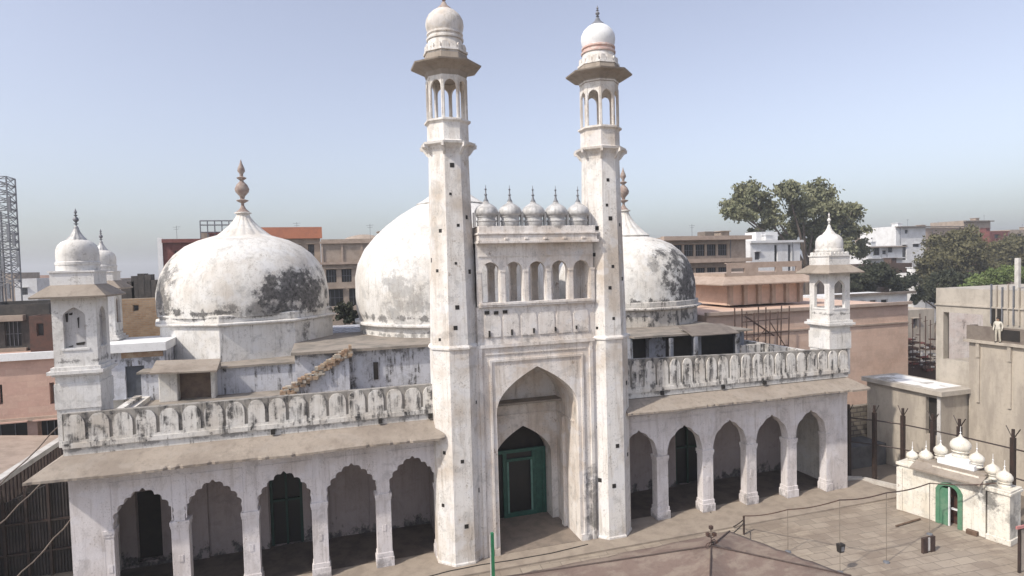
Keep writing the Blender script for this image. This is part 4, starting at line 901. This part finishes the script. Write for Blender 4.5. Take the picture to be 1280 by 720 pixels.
rl=[((35.2,1.7),(36.2,.5)),((36.2,.5),(37.0,-1.0)),((37.0,-1.0),(37.4,-2.8)),((37.4,-2.8),(37.7,-4.3)),((37.7,-4.3),(38.0,-7.2)),((38.0,-7.2),(38.1,-8.9)),((38.1,-8.9),(38.2,-12))]
m_=MB()
for A,B in rl:
    for z in (2.6,4.3): m_.tube([(*A,z),(*B,z)],.045,4)
tag(m_.build('fence_rail',POSTM),'two dark iron rails running between the forked fence posts','fence rail')
kb_=MB()
for A,B in [((33.7,2.0),(35.6,.9)),((35.6,.9),(36.4,-1.0)),((36.4,-1.0),(36.9,-4))]:
    d=Vector((B[0]-A[0],B[1]-A[1],0)).normalized(); n_=Vector((-d.y,d.x,0))*.22
    P=[Vector((*A,0))-n_,Vector((*B,0))-n_,Vector((*B,0))+n_,Vector((*A,0))+n_]; kb_.loft([[p_ for p_ in P],[p_+Vector((0,0,.22)) for p_ in P]])
tag(kb_.build('kerb',simple('pale_kerb',(.62,.58,.52),(.5,.45,.4),2)),kind='structure')

# ================================================================== person on the ledge
def person(x,y,z,h,rz,label):
    me=bpy.data.meshes.new('person'); k=h/1.72
    J={'pel':(0,0,.95),'ch':(0,.01,1.28),'nk':(0,.0,1.47),'hd':(0,-.02,1.60),'tp':(0,-.01,1.70),'ls':(-.19,0,1.40),'le':(-.25,.03,1.12),'lw':(-.22,-.12,.90),'lh':(-.20,-.17,.82),'rs':(.19,0,1.40),'re':(.26,.04,1.13),'rw':(.25,-.05,.88),'rh':(.25,-.08,.79),
       'lk':(-.11,-.02,.50),'la':(-.12,.02,.08),'lt':(-.13,-.14,.04),'rk':(.11,-.03,.50),'ra':(.13,.02,.08),'rt':(.15,-.14,.04),'lp':(-.09,0,.88),'rp':(.09,0,.88)}
    N=list(J); V=[Vector(J[n])*k for n in N]
    E=[('pel','ch'),('ch','nk'),('nk','hd'),('hd','tp'),('ch','ls'),('ls','le'),('le','lw'),('lw','lh'),('ch','rs'),('rs','re'),('re','rw'),('rw','rh'),('pel','lp'),('lp','lk'),('lk','la'),('la','lt'),('pel','rp'),('rp','rk'),('rk','ra'),('ra','rt')]
    rad={'pel':.14,'ch':.15,'nk':.06,'hd':.10,'tp':.06,'ls':.07,'rs':.07,'le':.048,'re':.048,'lw':.033,'rw':.033,'lh':.04,'rh':.04,'lp':.095,'rp':.095,'lk':.07,'rk':.07,'la':.05,'ra':.05,'lt':.04,'rt':.04}
    me.from_pydata(V,[(N.index(a),N.index(b)) for a,b in E],[])
    o=bpy.data.objects.new('person',me); S.collection.objects.link(o); o.location=(x,y,z); o.rotation_euler=(0,0,rz)
    sk_=o.modifiers.new('skin','SKIN')
    for i,n in enumerate(N): me.skin_vertices[0].data[i].radius=(rad[n]*k,)*2
    me.skin_vertices[0].data[0].use_root=True
    su=o.modifiers.new('sub','SUBSURF'); su.levels=su.render_levels=2
    m,nn,b=newmat('pale_shirt_and_trousers',.8); t=NT(nn); tc=nn.nodes.new('ShaderNodeTexCoord'); sp=nn.nodes.new('ShaderNodeSeparateXYZ'); t.link(tc.outputs['Object'],sp.inputs[0])
    c=t.mix(t.ramp(sp.outputs[2],.92*k,.94*k),(.50,.46,.38),(.62,.58,.50)); c=t.mix(t.ramp(sp.outputs[2],1.47*k,1.49*k),c,(.28,.17,.11)); c=t.mix(t.ramp(sp.outputs[2],.10*k,.08*k),c,(.04,.03,.03)); t.link(c,b.inputs['Base Color'])
    me.materials.append(m); tag(o,label,'person')
    hb=MB(); hb.lathe([(.095*k,1.60*k),(.112*k,1.66*k),(.10*k,1.72*k),(.06*k,1.76*k),(.01,1.775*k)],14,0,.012); hr=hb.build('hair',simple('black_hair',(.02,.015,.012),None,3),o,local=True,smooth=60)
    return o
person(42.42,-3.35,9.78,1.66,R(-80),'person in pale shirt and trousers standing on the concrete ledge')

# ================================================================== trees
def tree(name,label,base,blobs,nleaf,size,mat,trunk=.35,seed=1,group=None):
    rnd=random.Random(seed); e=empty(name,base); tag(e,label,'tree',group); B=Vector(base)
    m_=MB(); tot=sum(r**2 for *_,r in blobs)
    top=Vector((sum(b[0] for b in blobs)/len(blobs),B.y,sum(b[2] for b in blobs)/len(blobs)))
    fork=B.lerp(top,.55)
    m_.tube([B,B.lerp(fork,.5)+Vector((.2,.1,0)),fork],[trunk,trunk*.8,trunk*.65],8)
    for (x,y,z,r) in blobs:
        c=Vector((x,y,z)); mid=fork.lerp(c,.5)+Vector((rnd.uniform(-.6,.6),rnd.uniform(-.6,.6),rnd.uniform(-.2,.5)))
        m_.tube([fork,mid,c],[trunk*.45,trunk*.28,trunk*.1],5)
        for k in range(5):
            d=Vector((rnd.uniform(-1,1),rnd.uniform(-1,1),rnd.uniform(-.4,1))).normalized()*r*.85; m_.tube([mid.lerp(c,.6),c+d*.5+Vector((0,0,.2)),c+d],[trunk*.13,trunk*.08,trunk*.03],4)
    m_.build('trunk',BARK,e,merge=False)
    lf=MB()
    for (x,y,z,r) in blobs:
        n=int(nleaf*r*r/tot); tw=[]
        for _ in range(max(6,int(n/38))):
            d=Vector((rnd.gauss(0,1),rnd.gauss(0,1),rnd.gauss(0,1))).normalized()*r*rnd.uniform(.35,1.12); d.z*=.78; tw.append((Vector((x,y,z))+d, r*rnd.uniform(.13,.30)))
        for _ in range(n):
            c,s=rnd.choice(tw); pnt=c+Vector((rnd.gauss(0,s),rnd.gauss(0,s),rnd.gauss(0,s*.65)))
            a=Vector((rnd.gauss(0,1),rnd.gauss(0,1),rnd.gauss(0,.6))).normalized(); b_=a.orthogonal().normalized(); b_.rotate(Matrix.Rotation(rnd.uniform(0,6.28),3,a)); cc=a.cross(b_); q=size*rnd.uniform(.6,1.3)
            lf.v += [tuple(pnt+b_*q),tuple(pnt+cc*q*.55),tuple(pnt-b_*q),tuple(pnt-cc*q*.55)]; n0=len(lf.v); lf.f.append((n0-4,n0-3,n0-2,n0-1)); lf.m.append(0)
    lf.build('crown',mat,e,merge=False); return e
def blobs(Y,L):
    out=[]
    for px,py,rp,dy in L:
        q=at(px,py,Y+dy); out.append((q.x,Y+dy,q.z,rp*(q-CP).dot(_f)/F_PX))
    return out
Y=72; q=at(1012,330,Y)
tree('big_tree','big grey green tree rising behind the white house and right kiosk',(q.x,Y,0),
  blobs(Y,[(917,262,16,2),(935,242,18,0),(928,268,14,-3),(955,255,17,3),(962,275,14,0),(985,240,16,-2),(1003,262,20,0),(1000,285,17,4),(1022,243,19,2),(1040,262,18,-2),(1030,285,18,0),(1055,272,15,2),(1065,290,16,0),(1052,308,16,-2),(1075,312,13,3),(1020,308,16,2),(945,290,10,0),(1068,262,10,0),(982,300,12,2)]),23000,.40,LEAF1,.8,3)
Y=66; 
tree('brownish_tree','brownish green tree in front of the white skyline houses',(at(1200,350,Y).x,Y,0),blobs(Y,[(1165,325,17,0),(1180,305,18,2),(1200,300,18,0),(1215,312,18,-2),(1190,325,20,0),(1222,332,18,2),(1170,345,17,0),(1195,350,18,0),(1155,335,11,2),(1212,292,11,3)]),15000,.34,LEAF2,.5,4)
tree('brownish_tree','reddish brown tree at the right skyline above the green hedge',(at(1262,350,Y).x,Y+4,0),blobs(Y+4,[(1250,312,15,0),(1268,305,16,2),(1285,310,16,0),(1240,325,15,0),(1262,328,17,2),(1282,330,17,0)]),11000,.34,LEAF2,.5,5)
Y=50
tree('dark_tree','dark tree standing left of the concrete building behind its corner',(at(1165,380,Y).x,Y,0),blobs(Y,[(1165,362,14,0),(1183,350,16,0),(1178,368,14,1),(1200,360,14,0),(1150,372,10,0),(1215,350,11,1)]),9000,.28,LEAF3,.4,6)
tree('dark_tree','dark tree right behind the right corner kiosk above the long white building',(at(1090,380,Y).x,Y,0),blobs(Y,[(1075,345,12,0),(1092,338,14,0),(1108,350,13,0),(1085,358,11,1),(1125,358,11,0),(1066,358,9,0),(1138,350,10,0)]),8000,.28,LEAF3,.4,8)
Y=40
tree('green_bush','bright green bushy tree behind the concrete building roof at far right',(at(1250,370,Y).x,Y,0),blobs(Y,[(1225,350,10,0),(1243,345,12,0),(1262,345,13,0),(1280,342,13,0),(1212,356,8,0),(1295,345,13,0)]),9000,.2,LEAF4,.3,9)
Y=24
tree('dark_shrub','dark shrub growing between the left dome and the middle dome',(at(432,400,Y).x,Y+8,0),blobs(Y+8,[(428,385,9,0),(437,392,9,0),(444,398,8,0),(430,398,8,0)]),2200,.2,LEAF3,.2,10)

# ================================================================== courtyard things
# tent canopy at the bottom of the picture
A=atz(889,683,3.6); Fc=atz(912,664,2.9); Lc=atz(628,722,2.9); Rc=atz(1064,720,2.9); Nc=atz(880,900,2.9)
cn=empty('canopy',(A.x,A.y,0)); tag(cn,'dusty reddish brown tent canopy with peaked centre in front of the portal','canopy')
m_=MB(); n=14
cr=[Fc,Rc,Nc,Lc]
for k in range(4):
    P,Q=cr[k],cr[(k+1)%4]; g_={}
    for i in range(n+1):
        for j in range(i+1):
            t=i/n; e_=P.lerp(Q,j/i) if i else P
            v=A.lerp(e_,t); sag=(-.34+.09*math.sin(j*2.6+k))*math.sin(math.pi*t)*(math.sin(math.pi*(j/i)) if i else 0); v=v+Vector((0,0,sag+.03*math.sin(i*1.7+j*2.1)*math.sin(math.pi*(j/i) if i else 0)))
            g_[i,j]=v
    for i in range(n):
        for j in range(i+1):
            m_.face([g_[i,j],g_[i+1,j],g_[i+1,j+1]])
            if j<i: m_.face([g_[i,j],g_[i+1,j+1],g_[i,j+1]])
cnv=m_.build('canvas',simple('dusty_canvas',(.195,.14,.115),(.26,.205,.165),.9,lo=.42,hi=.62,bump=1,stretch=(1,2.2,1)),cn,smooth=40)
so_=cnv.modifiers.new('thick','SOLIDIFY'); so_.thickness=.03
m_=MB()
for c_ in cr: m_.tube([A+Vector((0,0,.03)),A.lerp(c_,.5)+Vector((0,0,.02)),c_+Vector((0,0,.02))],.035,5)
m_.build('ridge_seam',simple('dark_canvas_seam',(.10,.07,.06),None,3),cn)
m_=MB(); m_.tube([(A.x,A.y,.03),(A.x,A.y,3.58)],.06,8); 
for c_ in cr[:2]+cr[3:]: m_.tube([(c_.x,c_.y,.03),(c_.x,c_.y,c_.z)],.04,6)
m_.build('tent_pole',STEEL,cn)
# lamp cluster on the tip
lm=empty('lamp_cluster',(A.x,A.y,3.6)); tag(lm,'tangle of small floodlights and wire on the tip of the tent canopy','lamp')
m_=MB(); m_.tube([(A.x,A.y,3.6),(A.x,A.y,4.5)],.018,6)
for s,z in ((-.16,4.15),(.16,4.1),(0,4.42)): m_.box(A.x+s-.07,A.x+s+.07,A.y-.07,A.y+.06,z-.07,z+.07); m_.tube([(A.x,A.y,z-.15),(A.x+s,A.y,z-.1)],.02,4)
m_.tube([(A.x+.3*math.cos(t*.7),A.y+.1*math.sin(t*1.3),3.72+.12*math.sin(t)) for t in range(12)],.022,4)
m_.build('fittings',RUST,lm)
# slender poles standing in the courtyard with a wire over them
def gp(px,py): return atz(px,py,.03)
def zcol(x,y,py):
    # height of the point over (x,y) seen at image row py
    lo,hi=0,14
    for _ in range(40):
        m=(lo+hi)/2; d=Vector((x,y,m))-CP; yy=360-F_PX*d.dot(_u2)/d.dot(_f)
        if yy>py: lo=m
        else: hi=m
    return lo
tops=[]
POLEM=simple('dusty_pole_paint',(.26,.22,.18),(.18,.15,.12),3,rough=.6)
for i,(bx,by,ty,lb) in enumerate(((985,690,637,'leftmost thin pole standing on the courtyard paving'),(1050,716,625,'thin courtyard pole carrying a small black loudspeaker'),(1108,703,616,'thin courtyard pole with round foot left of the shrine'),(1162,668,604,'thin courtyard pole beside the shrine door'))):
    q=gp(bx,by); zt=zcol(q.x,q.y,ty); e=empty('thin_pole',(q.x,q.y,.03)); tag(e,lb,'pole'); tops.append(Vector((q.x,q.y,zt)))
    m_=MB(); m_.tube([(q.x,q.y,.03),(q.x,q.y,zt)],.018,6); m_.build('shaft',POLEM,e); m_=MB(); m_.lathe([(.16,.03),(.14,.09),(.03,.12)],14,q.x,q.y); m_.build('foot',STEEL,e)
    if i==1:
        s=empty('loudspeaker',(q.x,q.y,zcol(q.x,q.y,690))); tag(s,'small black loudspeaker strapped to a thin courtyard pole','loudspeaker'); zz=zcol(q.x,q.y,690)
        m_=MB(); m_.loft([[(q.x-.1,q.y-.12,zz),(q.x+.16,q.y-.12,zz),(q.x+.16,q.y+.1,zz),(q.x-.1,q.y+.1,zz)],[(q.x-.14,q.y-.16,zz+.42),(q.x+.2,q.y-.16,zz+.42),(q.x+.2,q.y+.12,zz+.42),(q.x-.14,q.y+.12,zz+.42)]]); m_.build('cabinet',CABLE,s,bevel=.02)
        m_=MB(); m_.box(q.x-.04,q.x+.1,q.y-.17,q.y-.13,zz+.1,zz+.32); m_.build('grille',STEEL,s)
q=gp(930,668); zt=zcol(q.x,q.y,645); m_=MB(); m_.tube([(q.x,q.y,.03),(q.x,q.y,zt)],.06,6); tag(m_.build('short_post',POSTM),'short dark post where the courtyard pipe bends down','post')
hd_=[Vector((q.x,q.y,zt))]+tops
m_=MB(); P=[]
end=Vector((34.6,-8.6,3.2))
for A_,B_ in zip(hd_,hd_[1:]+[end]):
    for t in range(8): P.append(A_.lerp(B_,t/8)+Vector((0,0,-.10*math.sin(math.pi*t/8))))
P.append(end); m_.tube(P,.03,6); tag(m_.build('overhead_pipe',RUST),'long dark pipe carried on thin poles across the courtyard to the shrine','pipe')
m_=MB(); s0=Vector((22.3,0-.1,3.9)); P=[]
a0=at(888,640,-.2); a1=Vector((q.x,q.y,.9)); 
for t in range(15): P.append(a0.lerp(a1,t/14)+Vector((0,0,-.7*math.sin(math.pi*t/14))))
m_.tube(P,.03,5); tag(m_.build('slack_cable',CABLE),'slack black cable from the right wing column to the short post','cable')
m_=MB(); P=[Vector((A.x,A.y,3.75)).lerp(Vector((q.x,q.y,.7)),t/10)+Vector((0,0,-.2*math.sin(math.pi*t/10))) for t in range(11)]; m_.tube(P,.03,5); tag(m_.build('slack_cable',CABLE),'black cable from the canopy tip to the short post','cable')
# green post near the portal
q=gp(617,735); zt=zcol(q.x,q.y,666); e=empty('green_post',(q.x,q.y,.03)); tag(e,'green painted iron post in front of the left minaret','post')
m_=MB(); m_.box(q.x-.07,q.x+.07,q.y-.07,q.y+.07,.03,zt); m_.build('shaft',simple('bright_green_paint',(.03,.22,.10),(.02,.16,.08),3,rough=.4),e); m_=MB(); m_.box(q.x-.13,q.x-.085,q.y-.03,q.y+.03,.4,zt-.1); m_.build('strip',TINR,e)
# thin cord along the terrace edge
m_=MB(); P=[gp(px,py)+Vector((0,0,.12)) for px,py in ((520,728),(560,717),(600,709),(640,703),(690,694),(735,683))]; m_.tube(P,.025,5); tag(m_.build('floor_cable',CABLE),'black cable lying along the terrace edge before the portal','cable')
# board leaning by the pole
q=gp(1160,690); e=empty('notice_board',(q.x,q.y,.03)); tag(e,'small dark folding board standing on the paving before the shrine','board')
m_=MB(); m_.box(q.x-.42,q.x-.1,q.y-.08,q.y+.0,.03,.85); m_.box(q.x+.1,q.x+.42,q.y-.08,q.y,.03,.85); m_.box(q.x-.42,q.x+.42,q.y,q.y+.05,.03,.85); m_.build('frame',simple('dark_board',(.05,.03,.025),(.08,.05,.04),3),e)
m_=MB(); m_.box(q.x-.1,q.x+.1,q.y-.05,q.y-.003,.1,.8); m_.build('pale_strip',TINR,e)
q=gp(1138,655); m_=MB(); a_=gp(1120,659); b_=gp(1150,650); d=(b_-a_); m_.tube([a_+Vector((0,0,.07)),b_+Vector((0,0,.07))],.06,4); tag(m_.build('wooden_batten',WOOD),'brown wooden batten lying on the paving before the shrine','batten')
# dark sheet frame and pink rail at the right edge
q=gp(1274,716); e=empty('metal_gate',(q.x,q.y,.03)); tag(e,'dark metal gate frame with pink top rail at the right edge','gate')
m_=MB(); zt=zcol(q.x,q.y,660); m_.box(q.x-.05,q.x+.05,q.y-.05,q.y+.05,.03,zt); m_.box(q.x,q.x+1.4,q.y-.04,q.y+.04,zt-.08,zt); m_.build('frame',POSTM,e)
m_=MB(); m_.box(q.x+.06,q.x+1.4,q.y-.02,q.y+.02,.1,zt-.1); m_.build('sheet',CONC2,e)
m_=MB(); m_.box(q.x-.35,q.x+1.4,q.y-.12,q.y-.05,zt+.02,zt+.16); m_.build('pink_rail',simple('pink_paint',(.62,.28,.27),(.5,.22,.2),2),e)
# ================================================================== haze
if HAZE:
    hz=MB(); hz.box(-1600,2600,-500,3100,-1.2,60)
    o=hz.build('haze',[],merge=False) if False else None
    me=bpy.data.meshes.new('haze'); me.from_pydata([tuple(v) for v in hz.v],[],hz.f); o=bpy.data.objects.new('haze',me); S.collection.objects.link(o)
    m=bpy.data.materials.new('haze_air'); m.use_nodes=True; n=m.node_tree; n.nodes.remove(n.nodes['Principled BSDF'])
    v=n.nodes.new('ShaderNodeVolumePrincipled'); v.inputs['Color'].default_value=(.97,.98,1,1); v.inputs['Density'].default_value=HAZE; v.inputs['Anisotropy'].default_value=.3
    n.links.new(v.outputs[0],n.nodes['Material Output'].inputs['Volume']); me.materials.append(m); tag(o,kind='stuff')
